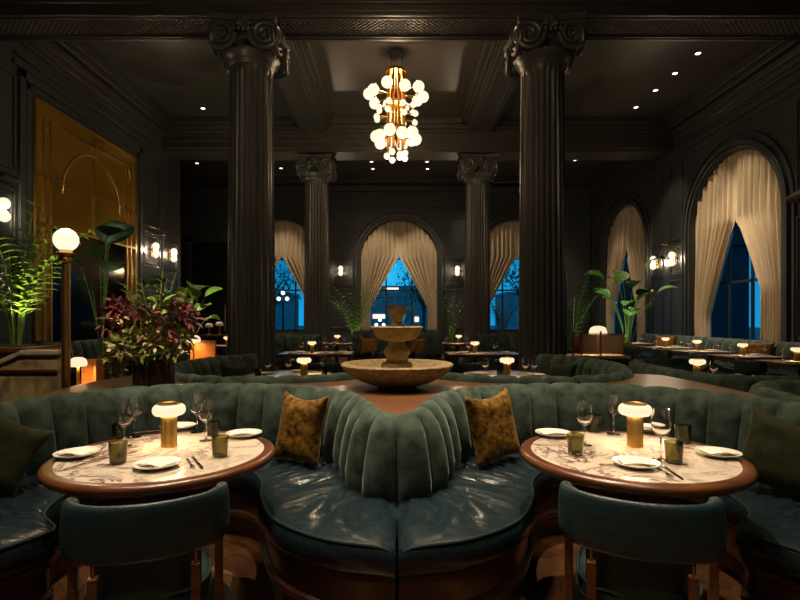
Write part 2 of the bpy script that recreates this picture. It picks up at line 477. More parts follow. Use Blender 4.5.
# curtains -----------------------------------------------------------------
def curtain(label, m, arch, side, apex, zbot, tie, gather, group=None, flare=.0, seed=0):
    """one drape: hung along the arch, its inner edge swept out to the jamb (side -1: low end of the axis)"""
    c, r, zs, zl = arch; r -= .015
    NS, NT = 96, 36; rows = []
    ph = random.Random(seed).random()*6
    for i in range(NS+1):
        s = i/NS                                   # 0 at the jamb, 1 at the centre
        xt = -r*(1-s)
        ztop = zs+sqrt(max(0, r*r-xt*xt))
        row = []
        for j in range(NT+1):
            t = j/NT
            z = ztop+(zbot-ztop)*t
            if z >= apex: xin = 0
            elif z >= tie:
                u = (apex-z)/(apex-tie); xin = -(r-gather)*(u**.92)
            else: xin = -(r-gather)-flare*(tie-z)
            x = -r+(xin+r)*s
            w = .020+.036*min(1, max(0, (zs+r-z)/1.4))
            f = (w*1.25*sin(s*pi*16+ph+.8*sin(s*9+t*2))+.012*sin(s*pi*47+t*3+ph))*min(1, s*9)*(min(1, (1-s)*10) if z > apex-.25 else 1)
            row.append(m(c-side*x, z, .11-f))
        rows.append(row)
    mb = MB(); mb.grid(rows)
    o = mb.build('curtain', CURT, smooth=0)
    for p in o.data.polygons: p.use_smooth = True
    md = o.modifiers.new('solid', 'SOLIDIFY'); md.thickness = .008; md.offset = 0
    return tag(o, label, 'curtain', group)
curtain('cream curtain on the far side of the large arch with the blue glass strip', mR, R_AR[0], 1, 3.58, .52, 1.45, .55, seed=1)
curtain('cream curtain on the near side of the large arch with the blue glass strip', mR, R_AR[0], -1, 3.58, .52, 2.0, .69, seed=2)
curtain('cream curtain on the corner side of the narrow arch behind the tall leafy plant', mR, R_AR[1], 1, 3.65, .52, 1.5, .45, seed=3)
curtain('cream curtain on the sconce side of the narrow arch behind the tall leafy plant', mR, R_AR[1], -1, 3.65, .52, 1.5, .70, seed=4)
nm = ['end wall window left of the fountain, half behind a column', 'middle end wall window behind the fountain', 'end wall window right of the fountain, half behind a column']
for k, a in enumerate(B_AR):
    for sd in (-1, 1):
        curtain(f"{'left' if sd < 0 else 'right'} cream drape of the {nm[k]}", mB, a, sd, 3.74, .88, 1.8, .36, seed=10+k*2+sd)

# ------------------------------------------------------------------ columns
def make_column(label):
    t = thing('fluted_column', label, 'column'); t['kind'] = 'thing'
    R = CR; NF = 24; Z0, Z1 = .42, 5.26
    mb = MB(); rows = []
    zz = [(Z0, 0), (Z0+.05, 0), (Z0+.10, 1), (1.5, 1), (3, 1), (4.2, 1), (Z1-.16, 1), (Z1-.10, 0), (Z1-.02, 0)]
    for k in range(NF*8):
        a = 2*pi*k/(NF*8); u = (k % 8)/8
        fl = 0 if u < .2 else sin(pi*(u-.2)/.8)
        rows.append([((R*(1-.10*max(0, (z-1.5)/4))-.036*fl*on)*cos(a), (R*(1-.10*max(0, (z-1.5)/4))-.036*fl*on)*sin(a), z) for z, on in zz])
    mb.grid(rows, wu=True); mb.build('shaft', COLM, t, smooth=50)
    mb = MB(); mb.box(-.5, .5, -.5, .5, 0, .16)
    mb.lathe([(.0, .16), (.48, .16), (.5, .20), (.48, .25), (.43, .27), (.41, .31), (.43, .34), (.45, .37), (.43, .40), (.37, .42), (.36, .45), (0, .45)], 40)
    mb.build('base', COLM, t, smooth=40)
    c = MB()
    c.lathe([(.30, 5.22), (.33, 5.24), (.345, 5.27), (.36, 5.29), (.345, 5.31), (.36, 5.33), (.405, 5.37), (.42, 5.41), (.40, 5.44), (.33, 5.46), (.33, 5.58), (.36, 5.60), (.36, 5.72), (.1, 5.72)], 48,
            rmod=lambda r, z, a: r*(1+.05*abs(sin(a*12))) if 5.34 < z < 5.43 else r)
    cap = c.build('capital', COLM, t, smooth=45)
    ab = MB(); outl = []
    for q in range(4):
        a0 = q*pi/2
        for u in (-.50, -.40, -.2, 0, .2, .40, .50):
            d = .42+.08*(abs(u)/.50)**2
            p = Vector((u, -d)); p.rotate(Matrix.Rotation(a0, 2)); outl.append((p.x, p.y))
    ab.prism(outl, 5.80, 5.89); ab.prism([(x*.94, y*.94) for x, y in outl], 5.74, 5.80)
    ab.build('abacus', COLM, cap, smooth=30, bevel=.01)
    for q in range(4):
        for sx in (-1, 1):
            v = MB(); pts = []; rr = []
            n = 58
            for k in range(n):
                th = -pi/2+2.35*2*pi*k/n; rad = .20*(1-k/n)**.8+.012
                pts.append((sx*(-rad*sin(th+pi)), 0, rad*cos(th+pi))); rr.append(.036*(1-.5*k/n))
            v.M = Matrix.Rotation(q*pi/2, 4, 'Z') @ Matrix.Translation((sx*.315, -.47, 5.57)) @ Matrix.Rotation(sx*.10, 4, 'Z')
            v.tube(pts, rr, 8)
            v.sphere((0, -.01, 0), .035, 10, 8)
            disc = [[(r_*cos(2*pi*k/24), y_, r_*sin(2*pi*k/24)) for r_, y_ in ((0.0, .02), (.185, .02), (.19, .07), (.15, .12), (.13, .28))] for k in range(24)]
            v.grid(disc, wu=True)
            v.build('volute', COLM, cap, smooth=40)
        o = MB(); o.M = Matrix.Rotation(q*pi/2, 4, 'Z') @ Matrix.Translation((0, -.42, 5.70))
        for k in range(7):                                   # palmette between the volutes
            a = radians(-75+25*k)
            L = .17 if k in (2, 3, 4) else .13
            o.tube([(0, -.03, 0), (sin(a)*L*.6, -.06, cos(a)*L*.6), (sin(a)*L, -.04, cos(a)*L)], [.018, .030, .014], 6)
        for k in range(5):
            o.sphere(((k-2)*.07, -.035, -.035), .034, 8, 6, (1, .7, 1.3))
        o.build('palmette', COLM, cap, smooth=50)
    return t
cp = make_column('x')
clabel = {(-1, 0): 'large dark fluted column with scrolled capital, left of the chandelier and nearer the camera',
          (1, 0): 'large dark fluted column with scrolled capital, right of the chandelier and nearer the camera',
          (-1, 1): 'slimmer looking far fluted column left of the middle end wall window',
          (1, 1): 'slimmer looking far fluted column right of the middle end wall window'}
for (sx, k), lb in clabel.items():
    o = place(cp, (sx*CX, CY2 if k else CY1, 0), 0, lb, scale=(1, 1, .9895)); o['group'] = 'fluted columns'; o['kind'] = 'thing'

# ------------------------------------------------------------------ banquettes
ZB = .89
FRONT = [((0, 2.735), (0, 2.17)), ((-.13, 2.77), (-.28, 2.23)), ((-.235, 2.91), (-.55, 2.44)), ((-.31, 3.15), (-.70, 2.75)),
         ((-.40, 3.41), (-.77, 3.02)), ((-.56, 3.62), (-.88, 3.21)), ((-.80, 3.78), (-1.02, 3.31)), ((-1.15, 3.86), (-1.20, 3.35)),
         ((-1.5, 3.87), (-1.42, 3.33)), ((-1.85, 3.70), (-1.60, 3.22)), ((-2.08, 3.45), (-1.74, 3.03)), ((-2.22, 3.15), (-1.80, 2.78)),
         ((-2.28, 2.8), (-1.73, 2.52)), ((-2.3, 2.45), (-1.56, 2.33)), ((-2.32, 2.15), (-1.62, 2.18)), ((-2.32, 1.85), (-1.75, 1.95)), ((-2.3, 1.5), (-1.85, 1.6))]
def rim_path(pairs, off, m=6):
    S = catmull([p for p, q in pairs], m); Q = catmull([q for p, q in pairs], m); out = []
    for i in range(len(S)):
        t = (S[min(i+1, len(S)-1)]-S[max(i-1, 0)]).normalized(); n = Vector((t.y, -t.x))
        if n.dot(S[i]-Q[i]) < 0: n = -n
        out.append(S[i]+n*off)
    return out
def banquette(label, pairs, tf=lambda x, y: (x, y), zb=ZB, chan=.205, wrinkle=1.0, group=None, tuft=1.0, m=20, rise=None, res=9):
    P = catmull([p for p, q in pairs], m); Q = catmull([q for p, q in pairs], m); n = len(P)
    nor, arc = [], [0]
    for i in range(n):
        t = (P[min(i+1, n-1)]-P[max(i-1, 0)]).normalized(); v = Vector((t.y, -t.x))
        if v.dot(P[i]-Q[i]) < 0: v = -v
        nor.append(v)
        if i: arc.append(arc[-1]+(P[i]-P[i-1]).length)
    # re-sample evenly so that every channel gets the same number of points
    L = arc[-1]; nch = max(1, round(L/chan)); M = nch*res; PP, QQ, NN = [], [], []
    j = 0
    for k in range(M+1):
        a = L*k/M
        while j < n-2 and arc[j+1] < a: j += 1
        f = (a-arc[j])/max(1e-9, arc[j+1]-arc[j])
        PP.append(P[j].lerp(P[j+1], f)); QQ.append(Q[j].lerp(Q[j+1], f)); NN.append(nor[j].lerp(nor[j+1], f).normalized())
    t0 = thing('banquette', label, 'banquette', group=group)
    cx = sum(tf(*p)[0] for p in PP)/len(PP); cy = sum(tf(*p)[1] for p in PP)/len(PP)
    t0.location = (cx, cy, 0)
    def pt(v, z): x, y = tf(v.x, v.y); return (x-cx, y-cy, z)
    k_ = zb/.89
    prof = [(.0, .40, 0, 0), (0, .455, .7, 0), (.010, .55, 1, 0), (.024, .65, 1, 0), (.040, .74, 1, .1), (.050, .80, 1, .35), (.072, .852, .9, .75), (.105, .885, .6, 1), (.14, .888, .5, 1), (.172, .868, .3, .6), (.19, .82, .2, 0), (.19, .74, 0, 0)]
    rows = []
    for k in range(M+1):
        ph = (k % res)/res; b = abs(sin(pi*ph))**.5
        vel = .006*noise.noise((k*.13, 3.1, 0))
        dz = rise(k/M) if rise else 0
        row = []
        for o, z, w, upw in prof:
            d = (.060*w*b+vel*w)*tuft
            row.append(pt(PP[k]+NN[k]*(o-d*(1-upw)), z*k_+d*upw*.5+(dz if z > .5 else 0)))
        rows.append(row)
    mb = MB(); mb.grid(rows, capu=True); mb.build('backrest', VELVET, t0, smooth=75)
    # seat cushion
    rows = []; edge = []
    for k in range(M+1):
        p, q = PP[k]+NN[k]*.05, QQ[k]; d = (q-p); dl = d.length; d.normalize(); row = []
        a = L*k/M; e0 = min(a, L-a)
        drop = .035*math.exp(-e0/.022)
        for i in range(17):
            u = i/16; v = p+(q-p)*u
            x, y = v
            n1 = noise.noise((a*7.5+u*1.2, u*1.1, 1.7)); n2 = noise.noise((a*17-u*1.5, u*1.6, 5.2))
            wr = wrinkle*(.030*max(0, 1-abs(n1)*2.6)**2+.014*max(0, 1-abs(n2)*2.4)**2)*sin(pi*min(1, u*1.02))**.8
            z = .452+.016*sin(pi*u)**.6-drop-wr
            row.append(pt(v, z))
        for o, z in ((.016, .445), (.030, .425), (.038, .395), (.036, .355), (.022, .325), (.0, .312)):
            row.append(pt(q+d*o, z-drop*.3))
        row.append(pt(p, .312))
        rows.append(row); edge.append(pt(q+d*.018, .450-drop))
    mb = MB(); mb.grid(rows, wv=True, capu=True); sc = mb.build('seat_cushion', TEAL, t0, smooth=60)
    mb = MB(); mb.tube(edge, .0065, 6); mb.build('piping', PIPE, sc)
    # wooden plinth
    rows = []
    for k in range(M+1):
        p, q = PP[k]+NN[k]*.12, QQ[k]; d = (q-p).normalized()
        row = [pt(q+d*o, z) for o, z in ((-.06, .309), (.0, .309), (.004, .285), (-.012, .278), (-.012, .17), (.010, .16), (.012, .135), (-.004, .125), (-.03, .10), (-.03, .0))]
        row += [pt(p, 0), pt(p, .309)]
        rows.append(row)
    mb = MB(); mb.grid(rows, wv=True, capu=True); mb.build('plinth', WOODD, t0, smooth=40)
    rows = []
    for k in range(M+1):
        row = [pt(PP[k]+NN[k]*o, z) for o, z in ((.135, 0), (.135, .76*k_), (.184, .76*k_), (.184, 0))]
        rows.append(row)
    mb = MB(); mb.grid(rows, wv=True, capu=True); mb.build('rear_panel', WOOD, t0, smooth=40)
    return t0
eps = .007
YM = 8.46
banquette('curved green velvet banquette with teal leather seat around the left marble table', FRONT, lambda x, y: (x-eps, y), group='curved booth banquettes', res=16, rise=lambda u: -.028*math.exp(-(u/.07)**2))
banquette('curved green velvet banquette with teal leather seat around the right marble table', FRONT, lambda x, y: (-x+eps, y), group='curved booth banquettes', res=16, rise=lambda u: -.028*math.exp(-(u/.07)**2))
MID = [(p, q) for p, q in FRONT[:12]]+[((-2.33, 2.8), (-1.83, 2.52)), ((-2.36, 2.4), (-1.86, 2.3)), ((-2.32, 1.95), (-1.82, 2.0)), ((-2.15, 1.50), (-1.68, 1.7)), ((-1.92, 1.24), (-1.56, 1.56))]
banquette('curved green banquette behind the dark fluted flower pot, seen from its back', MID, lambda x, y: (x-eps, YM-y), wrinkle=.3, group='curved booth banquettes', m=12)
banquette('curved green banquette seen from its back, to the right of the fountain bowl', MID, lambda x, y: (-x+eps, YM-y), wrinkle=.3, group='curved booth banquettes', m=12)
SIDEA = [((3.9, 6.42), (3.7, 5.9)), ((3.3, 6.40), (3.4, 5.88)), ((3.0, 6.2), (3.3, 5.80)), ((2.92, 5.8), (3.26, 5.6)), ((2.90, 5.3), (3.26, 5.4)), ((2.92, 4.95), (3.27, 5.2)), ((3.1, 4.72), (3.35, 5.12)), ((3.5, 4.64), (3.6, 5.1)), ((4.2, 4.62), (4.1, 5.1))]
SIDEB = [((4.1, 4.16), (4.0, 3.66)), ((3.4, 4.14), (3.5, 3.64)), ((3.0, 4.02), (3.36, 3.60)), ((2.82, 3.75), (3.30, 3.5)), ((2.76, 3.4), (3.27, 3.3)), ((2.74, 3.0), (3.26, 3.0)), ((2.74, 2.6), (3.26, 2.6))]
banquette('green banquette beyond the right ledge, its rounded back turned towards the fountain', SIDEA, wrinkle=.2, m=12, group='curved booth banquettes', tuft=.7)
banquette('green banquette end jutting in behind the right olive cushion', SIDEB, wrinkle=.2, m=12, group='curved booth banquettes', tuft=.7)
def straight(pts, depth, side):
    return [((x, y), (x+depth*side[0], y+depth*side[1])) for x, y in pts]
banquette('long green banquette along the side wall under the big curtained arches', straight([(7.12, 15.2), (7.12, 13), (7.12, 11), (7.12, 9), (7.12, 6.6)], .55, (-1, 0)), zb=.95, wrinkle=.1, chan=.3, m=20)
banquette('long green banquette along the wall below the amber glass screen', straight([(-6.14, 12.5), (-6.14, 10.5), (-6.14, 8.5), (-6.14, 6.2)], .40, (1, 0)), zb=.95, wrinkle=.1, chan=.3, m=20)
banquette('green banquette facing the fountain below the middle end wall window', straight([(-1.1, 12.6), (-.4, 12.6), (.4, 12.6), (1.1, 12.6)], .6, (0, -1)), zb=1.06, wrinkle=.1, chan=.28, m=16)
def arcpairs(cx, cy, r, a0, a1, depth=.5, n=9):
    return [((cx+r*cos(a), cy+r*sin(a)), (cx+(r-depth)*cos(a), cy+(r-depth)*sin(a))) for a in [radians(a0+(a1-a0)*k/(n-1)) for k in range(n)]]
banquette('rounded green banquette by the foot of the far left column', arcpairs(-2.75, 11.7, .95, 30, 150), zb=1.0, wrinkle=.1, chan=.25, m=10)
banquette('rounded green banquette by the foot of the far right column', arcpairs(2.75, 11.7, .95, 30, 150), zb=1.0, wrinkle=.1, chan=.25, m=10)

# ------------------------------------------------------------------ wooden ledge between the booths
ZI = .84
rl = rim_path(FRONT[:12], .2)
front_left = [(p.x, p.y) for p in rl]                       # from the cusp outwards
mid_left = [(x, YM-y) for x, y in front_left]
def clean(ps):                                              # one outline point per step outwards, starting at the cusp
    out = []
    for x, y in ps:
        if x <= -.03 and y >= 3.0 - .8*(x < -1) and (not out or x < out[-1][0]-.004): out.append((x, y))
    return out
fl, ml = clean(front_left), clean(mid_left)
cf, cm = (0, fl[0][1]-.02), (0, ml[0][1]+.02)
left_side = [cf]+fl+[(-2.52, 3.25), (-2.66, 3.6), (-2.7, 4.6), (-2.62, 5.1)]+list(reversed(ml))+[cm]
right_side = [(-x, y) for x, y in reversed(fl+[(-2.52, 3.25), (-2.66, 3.6), (-2.66, 4.6), (-2.62, 5.1)]+list(reversed(ml)))]
poly = left_side+right_side
ledge = thing('wooden_ledge', 'long polished walnut ledge between the booths carrying the stone fountain', 'ledge')
mb = MB(); mb.prism(poly, ZI-.05, ZI); mb.build('top', WOODT, ledge, smooth=0)
cxp, cyp = 0, 4.23
mb = MB(); mb.prism([(cxp+(x-cxp)*.985, cyp+(y-cyp)*.98) for x, y in poly], 0, ZI-.051); mb.build('body', WOOD, ledge, smooth=0)

# ------------------------------------------------------------------ fountain
fo = thing('stone_fountain', 'tiered sandstone fountain with wide bowl, standing on the wooden ledge', 'fountain', (0, 4.22, ZI))
def gad(nl, amp): return lambda r, z, a: r*(1+amp*(abs(sin(a*nl/2))-.5))
mb = MB(); mb.lathe([(0, 0), (.16, 0), (.17, .015), (.22, .03), (.30, .06), (.37, .10), (.42, .145), (.437, .165)], 96, rmod=lambda r, z, a: r*(1+(.10*(abs(sin(a*11))-.5) if .02 < z < .15 else 0)))
mb.lathe([(.437, .163), (.455, .172), (.458, .185), (.448, .197), (.43, .197), (.41, .185), (.36, .15), (.25, .10), (.0, .085)], 64)
mb.build('large_bowl', STONE, fo, smooth=40)
mb = MB(); mb.lathe([(0, .085), (.128, .085), (.128, .185), (.118, .20), (.10, .205), (.085, .225), (.092, .25), (.108, .275), (.108, .30), (.09, .33), (.07, .35), (.066, .372), (.085, .385), (0, .39)], 40); mb.build('stem', STONE, fo, smooth=40)
mb = MB(); mb.lathe([(0, .375), (.09, .378), (.14, .395), (.18, .43), (.198, .468), (.215, .478), (.218, .49), (.208, .497), (.195, .49), (.12, .45), (0, .43)], 72, rmod=lambda r, z, a: r*(1+(.11*(abs(sin(a*9))-.5) if .38 < z < .46 else 0))); mb.build('upper_bowl', STONE, fo, smooth=40)
mb = MB(); mb.lathe([(0, .43), (.06, .43), (.062, .50), (.05, .515), (.038, .53), (.05, .56), (.065, .60), (.072, .64), (.085, .655), (.086, .668), (.07, .668), (.04, .62), (0, .61)], 40); mb.build('urn', STONE, fo, smooth=40)

# ------------------------------------------------------------------ lamps and tableware prototypes
def make_lamp(n=40, power=1.05):
    t = thing('table_lamp', 'x', 'table lamp')
    mb = MB(); mb.lathe([(0, 0), (.040, 0), (.041, .004), (.040, .010), (.0405, .16), (0, .16)], 40, rmod=lambda r, z, a: r*(1-.03*abs(sin(a*6)))); mb.build('stem', BRASS, t, smooth=40)
    mb = MB(); mb.lathe([(0, .157), (.052, .157), (.068, .161), (.077, .171), (.080, .185), (.077, .200), (.068, .210), (.056, .213), (0, .213)], n); mb.build('shade', SHADE, t, smooth=60)
    mb = MB(); mb.lathe([(0, .2135), (.05, .2135), (.056, .2135), (.057, .219), (.052, .219), (.050, .217), (0, .217)], n); mb.build('cap', BRASS, t, smooth=40)
    d = light('lamp_downlight', 'AREA', (0, 0, .154), power, (1, .62, .32), t, .13)
    d.data.shape = 'DISK'
    return t
LAMP = make_lamp()
def make_glass():
    t = thing('wine_glass', 'x', 'wine glass')
    mb = MB(); mb.lathe([(0, .098), (.010, .100), (.028, .112), (.038, .135), (.040, .158), (.036, .19), (.031, .218), (.0300, .218), (.0350, .19), (.0388, .158), (.0365, .136), (.026, .115), (.0, .103)], 28)
    mb.build('bowl', WINE, t, smooth=60)
    mb = MB(); mb.lathe([(0, 0), (.036, 0), (.036, .002), (.012, .006), (.0045, .014), (.0038, .05), (.0038, .09), (.006, .099), (0, .099)], 20); mb.build('stem', WINE, t, smooth=60)
    return t
GLASS = make_glass()
def make_tumbler():
    mb = MB(); mb.lathe([(0, 0), (.032, 0), (.034, .003), (.041, .095), (.0395, .095), (.0365, .05), (.0325, .012), (0, .010)], 28)
    return tag(mb.build('tumbler', TUMB, smooth=50), 'x', 'glass')
TUMBLER = make_tumbler()
mb = MB(); mb.lathe([(0, 0), (.030, 0), (.032, .003), (.036, .075), (.0345, .075), (.032, .04), (.0305, .012), (0, .010)], 24)
SMALLT = tag(mb.build('tumbler', SMOKE, smooth=50), 'x', 'glass')
def make_plate():
    t = thing('dinner_plate', 'x', 'plate')
    mb = MB(); mb.lathe([(0, 0), (.055, 0), (.06, .003), (.085, .014), (.098, .018), (.098, .021), (.086, .0185), (.06, .008), (0, .006)], 40); mb.build('dish', CERAMIC, t, smooth=50)
    return t
PLATE = make_plate()
def make_napkin():
    mb = MB(); rows = []
    for i in range(13):
        u = i/12-.5; row = []
        for j in range(9):
            v = j/8-.5
            row.append((u*.135, v*.10, .012+.004*cos(u*5)+.003*noise.noise((u*6, v*6, 2))))
        rows.append(row)
    mb.grid(rows)
    rows2 = [[(x*.95+.004, y*.92, z-.006) for x, y, z in r] for r in rows]; mb.grid(rows2)
    for e in (0, 1):
        pass
    mb.grid([[rows[i][j] for i, j in ring] for ring in ()] or [rows[0], rows2[0]]); mb.grid([rows[-1], rows2[-1]])
    mb.grid([[r[0] for r in rows], [r[0] for r in rows2]]); mb.grid([[r[-1] for r in rows], [r[-1] for r in rows2]])
    return tag(mb.build('napkin', NAPKIN, smooth=60), 'x', 'napkin')
NAP = make_napkin()
def make_fork():
    mb = MB(); mb.M = Matrix.Translation((0, 0, .004))
    w = [(-.095, .005), (-.06, .006), (0, .0035), (.04, .003), (.052, .009), (.07, .0105)]
    mb.grid([[(x, -a, .003*sin(x*20)), (x, a, .003*sin(x*20)), (x, a, .002+.003*sin(x*20)), (x, -a, .002+.003*sin(x*20))] for x, a in w], wv=True, capu=True)
    for k in range(4):
        y = -.0085+.0057*k; mb.box(.069, .10, y-.0012, y+.0012, .003, .0048)
    return tag(mb.build('fork', STEEL, smooth=40), 'x', 'fork')
FORK = make_fork()
mb = MB(); mb.grid([[(x, -a, 0), (x, b, 0), (x, b, c), (x, -a, c)] for x, a, b, c in ((-.105, .006, .006, .005), (-.10, .007, .007, .006), (-.02, .006, .006, .005), (-.01, .004, .004, .004), (0, .006, .009, .002), (.08, .006, .010, .0015), (.11, .005, .004, .001))], wv=True, capu=True)
KNIFE = tag(mb.build('knife', STEEL, smooth=40), 'x', 'knife')

def round_table(label, x, y, r=.515, z=.75):
    t = thing('round_table', label, 'table', (x, y, 0))
    mb = MB(); mb.lathe([(0, z-.001), (r-.055, z-.001), (r-.055, z-.03), (0, z-.03)], 72); mb.build('marble_top', MARBLE, t, smooth=30)
    mb = MB(); mb.lathe([(r-.056, z-.004), (r-.052, z+.001), (r-.02, z+.001), (r-.006, z-.004), (r, z-.015), (r-.002, z-.032), (r-.02, z-.046), (r-.056, z-.046), (r-.056, z-.004)], 96); mb.build('wood_rim', WOOD, t, smooth=50)
    mb = MB(); mb.lathe([(0, z-.045), (.30, z-.045), (.30, z-.031), (0, z-.031)], 32); mb.lathe([(.05, .03), (.045, .1), (.045, z-.05), (.09, z-.044), (0, z-.044)], 24)
    mb.lathe([(0, 0), (.30, 0), (.30, .012), (.26, .022), (.06, .035), (0, .035)], 40); mb.build('pedestal', BLACK, t, smooth=40)
    return t
ZT = .751
FLT = (-1.12, 2.50); FRT = (1.125, 2.50)
round_table('round veined marble table with wood rim in the left booth', *FLT)
round_table('round veined marble table with wood rim in the right booth', *FRT)
def tz(px, py): return on_z(px, py, ZT)
# left table
place(LAMP, tz(169, 446), 0, 'lit brass mushroom lamp on the left round marble table')
place(LAMP, tz(635, 446), .3, 'lit brass mushroom lamp on the right round marble table')
PL = [(77, 456, 'at the outer edge of the left round table'), (157, 467, 'before the lamp on the left round table'),
      (244, 436, 'next to the mustard cushion on the left round table'), (178, 428.5, 'behind the lamp on the left round table'),
      (553, 435.5, 'next to the mustard cushion on the right round table'), (636, 466, 'before the lamp on the right round table'),
      (648, 430, 'behind the lamp on the right round table'), (718, 455.5, 'at the outer edge of the right round table')]
for px, py, w in PL:
    p = tz(px, py)
    place(PLATE, p, 0, 'white plate '+w)
    place(NAP, (p[0], p[1], p[2]+.012), random.uniform(-.5, .5), 'folded white napkin on the plate '+w)
TU = [(118, 463, 'olive green tumbler at the front left of the left round table', 0), (220, 456, 'olive green tumbler on the left round table towards the mustard cushion', 0),
      (119, 437.5, 'small smoky tumbler behind the wine glasses at the outer side of the left round table', 1), (213, 435, 'small smoky tumbler beside the wine glass pair right of the left table lamp', 1),
      (575.5, 454, 'olive green tumbler on the right round table nearest the mustard cushion', 0), (674, 462.5, 'olive green tumbler in front of another one right of the right table lamp', 0),
      (683, 443, 'olive green tumbler behind another one right of the right table lamp', 0), (594.5, 431.5, 'olive green tumbler standing behind the wine glass at the back of the right round table', 0)]
for px, py, lb, k in TU:
    place(SMALLT if k else TUMBLER, tz(px, py), 0, lb)
WG = [(124.5, 446, 'wine glass on the left round table, in front of another glass left of the lamp', 1.0), (134.5, 437, 'wine glass on the left round table, behind another glass left of the lamp', 1.0),
      (197, 432, 'wine glass at the back of the left round table just right of the lamp', 1.0), (206, 440.5, 'wine glass on the left round table beside the small smoky tumbler right of the lamp', .98),
      (584.5, 445, 'wine glass on the right round table between the two olive tumblers left of the lamp', 1.03), (613.5, 434, 'wine glass at the back of the right round table just left of the lamp', 1.0),
      (661, 460, 'tall wine glass on the right round table just right of the lamp', 1.08)]
for px, py, lb, s in WG: place(GLASS, tz(px, py), 0, lb, scale=s)
CU = [(FORK, 80, 465.5, 1.21, 'fork lying beside the outer plate on the left round table'), (KNIFE, 88, 463.5, 1.21, 'knife lying beside the outer plate on the left round table'),
      (FORK, 190, 464, -1.06, 'fork lying right of the front plate on the left round table'), (KNIFE, 197, 463, -1.0, 'knife lying right of the front plate on the left round table'),
      (FORK, 148, 432, .5, 'fork lying left of the back plate on the left round table'), (KNIFE, 154, 431, .55, 'knife lying left of the back plate on the left round table'),
      (FORK, 664, 472, -1.77, 'fork lying right of the front plate on the right round table'), (KNIFE, 671, 472, -1.65, 'knife lying right of the front plate on the right round table'),
      (FORK, 605, 431, .6, 'fork lying at the back of the right round table by the wine glass'), (KNIFE, 693, 449, -.5, 'knife lying between the olive tumblers and the outer plate on the right round table')]
for pr, px, py, a, lb in CU: place(pr, tz(px, py), a, lb)

# ------------------------------------------------------------------ chairs
def make_chair():
    t = thing('barrel_chair', 'x', 'chair')
    R0 = .285
    # curved upholstered back: angle 0 = straight back (-Y), sweeps to +-a1
    rows = []; A = radians(106); n = 48
    for k in range(n+1):
        u = -1+2*k/n; a = u*A
        e = max(0, (abs(u)-.55)/.45)
        zc = .690+.020*e; hh = .098*(1-.30*e**1.6) if abs(u) < .999 else .02
        if abs(u) > .93: hh *= sqrt(max(.05, 1-((abs(u)-.93)/.075)**2))
        th = .028
        rr = R0+.005
        ell = 1.0
        row = []
        for q in range(16):
            b = 2*pi*q/16
            cx_, sz = cos(b), sin(b)
            px = (abs(cx_)**.6)*(1 if cx_ > 0 else -1)*th; pz = (abs(sz)**.55)*(1 if sz > 0 else -1)*hh
            r = rr+px-.10*(pz)*.35
            row.append((r*sin(a)*1.02, -r*cos(a)*(.60+.40*0)-.092, zc+pz))
        rows.append(row)
    mb = MB(); mb.grid(rows, wv=True, capu=True); mb.build('backrest', TEALCHAIR, t, smooth=70)
    # seat cushion
    rows = []; n = 48
    for k in range(n):
        a = 2*pi*k/n
        f = (abs(cos(a))**3.2+abs(sin(a))**3.2)**(-1/3.2)
        row = []
        for r, z in ((0, .478), (.12, .476), (.19, .470), (.225, .458), (.243, .44), (.247, .42), (.243, .40), (.225, .385), (0, .385)):
            row.append((r*f*cos(a), r*f*sin(a)+.02, z))
        rows.append(row)
    mb = MB(); mb.grid(rows, wu=True); st = mb.build('seat', TEALCHAIR, t, smooth=60)
    for z in (.452, .398):
        mb = MB(); pts = []
        for k in range(49):
            a = 2*pi*k/48; f = (abs(cos(a))**3.2+abs(sin(a))**3.2)**(-1/3.2); pts.append((.244*f*cos(a), .244*f*sin(a)+.02, z))
        mb.tube(pts, .006, 6, cap=False); mb.build('piping', PIPE, st)
    # inner lower back pad joining seat and back
    rows = []
    for k in range(25):
        a = (-1+2*k/24)*radians(52); rows.append([((.245+o)*sin(a), -(.245+o)*cos(a)*.75-.035, z) for o, z in ((0, .40), (.0, .60), (.018, .60), (.018, .40))])
    mb = MB(); mb.grid(rows, wv=True, capu=True); mb.build('lower_back', TEALCHAIR, t, smooth=50)
    mb = MB()
    rows = []
    for k in range(40):
        a = 2*pi*k/40; f = (abs(cos(a))**3.2+abs(sin(a))**3.2)**(-1/3.2)
        rows.append([((r*f)*cos(a), (r*f)*sin(a)+.02, z) for r, z in ((.15, .335), (.232, .335), (.232, .386), (.15, .386))])
    mb.grid(rows, wu=True, wv=True); mb.build('seat_frame', WOOD, t, smooth=40)
    for x, y, h in ((-.185, -.235, .555), (.185, -.235, .555), (-.278, -.10, .60), (.278, -.10, .60), (-.262, .135, .60), (.262, .135, .60)):
        if y > .1: continue
        mb = MB(); w = .018; mb.box(x-w, x+w, y-w, y+w, 0, h)
        lg = mb.build('leg', WOOD, t, smooth=0, bevel=.004)
        if y < -.15:
            mb = MB(); mb.tube([(x, y, h-.002), (x, y+.004, h+.035)], .006, 8); mb.build('brass_pin', BRASS, lg)
    for sx in (-1, 1):
        mb = MB(); mb.box(sx*.20-.016, sx*.20+.016, .19, .222, 0, .34); mb.build('leg', WOOD, t, smooth=0, bevel=.004)
    return t
CHAIR = make_chair()
place(CHAIR, (-.92, 1.93, 0), .36, 'dark teal leather chair with curved back tucked under the left round table', 'barrel chairs', scale=(.85, .87, 1))
place(CHAIR, (.90, 1.94, 0), -.36, 'dark teal leather chair with curved back tucked under the right round table', 'barrel chairs', scale=(.85, .87, 1))

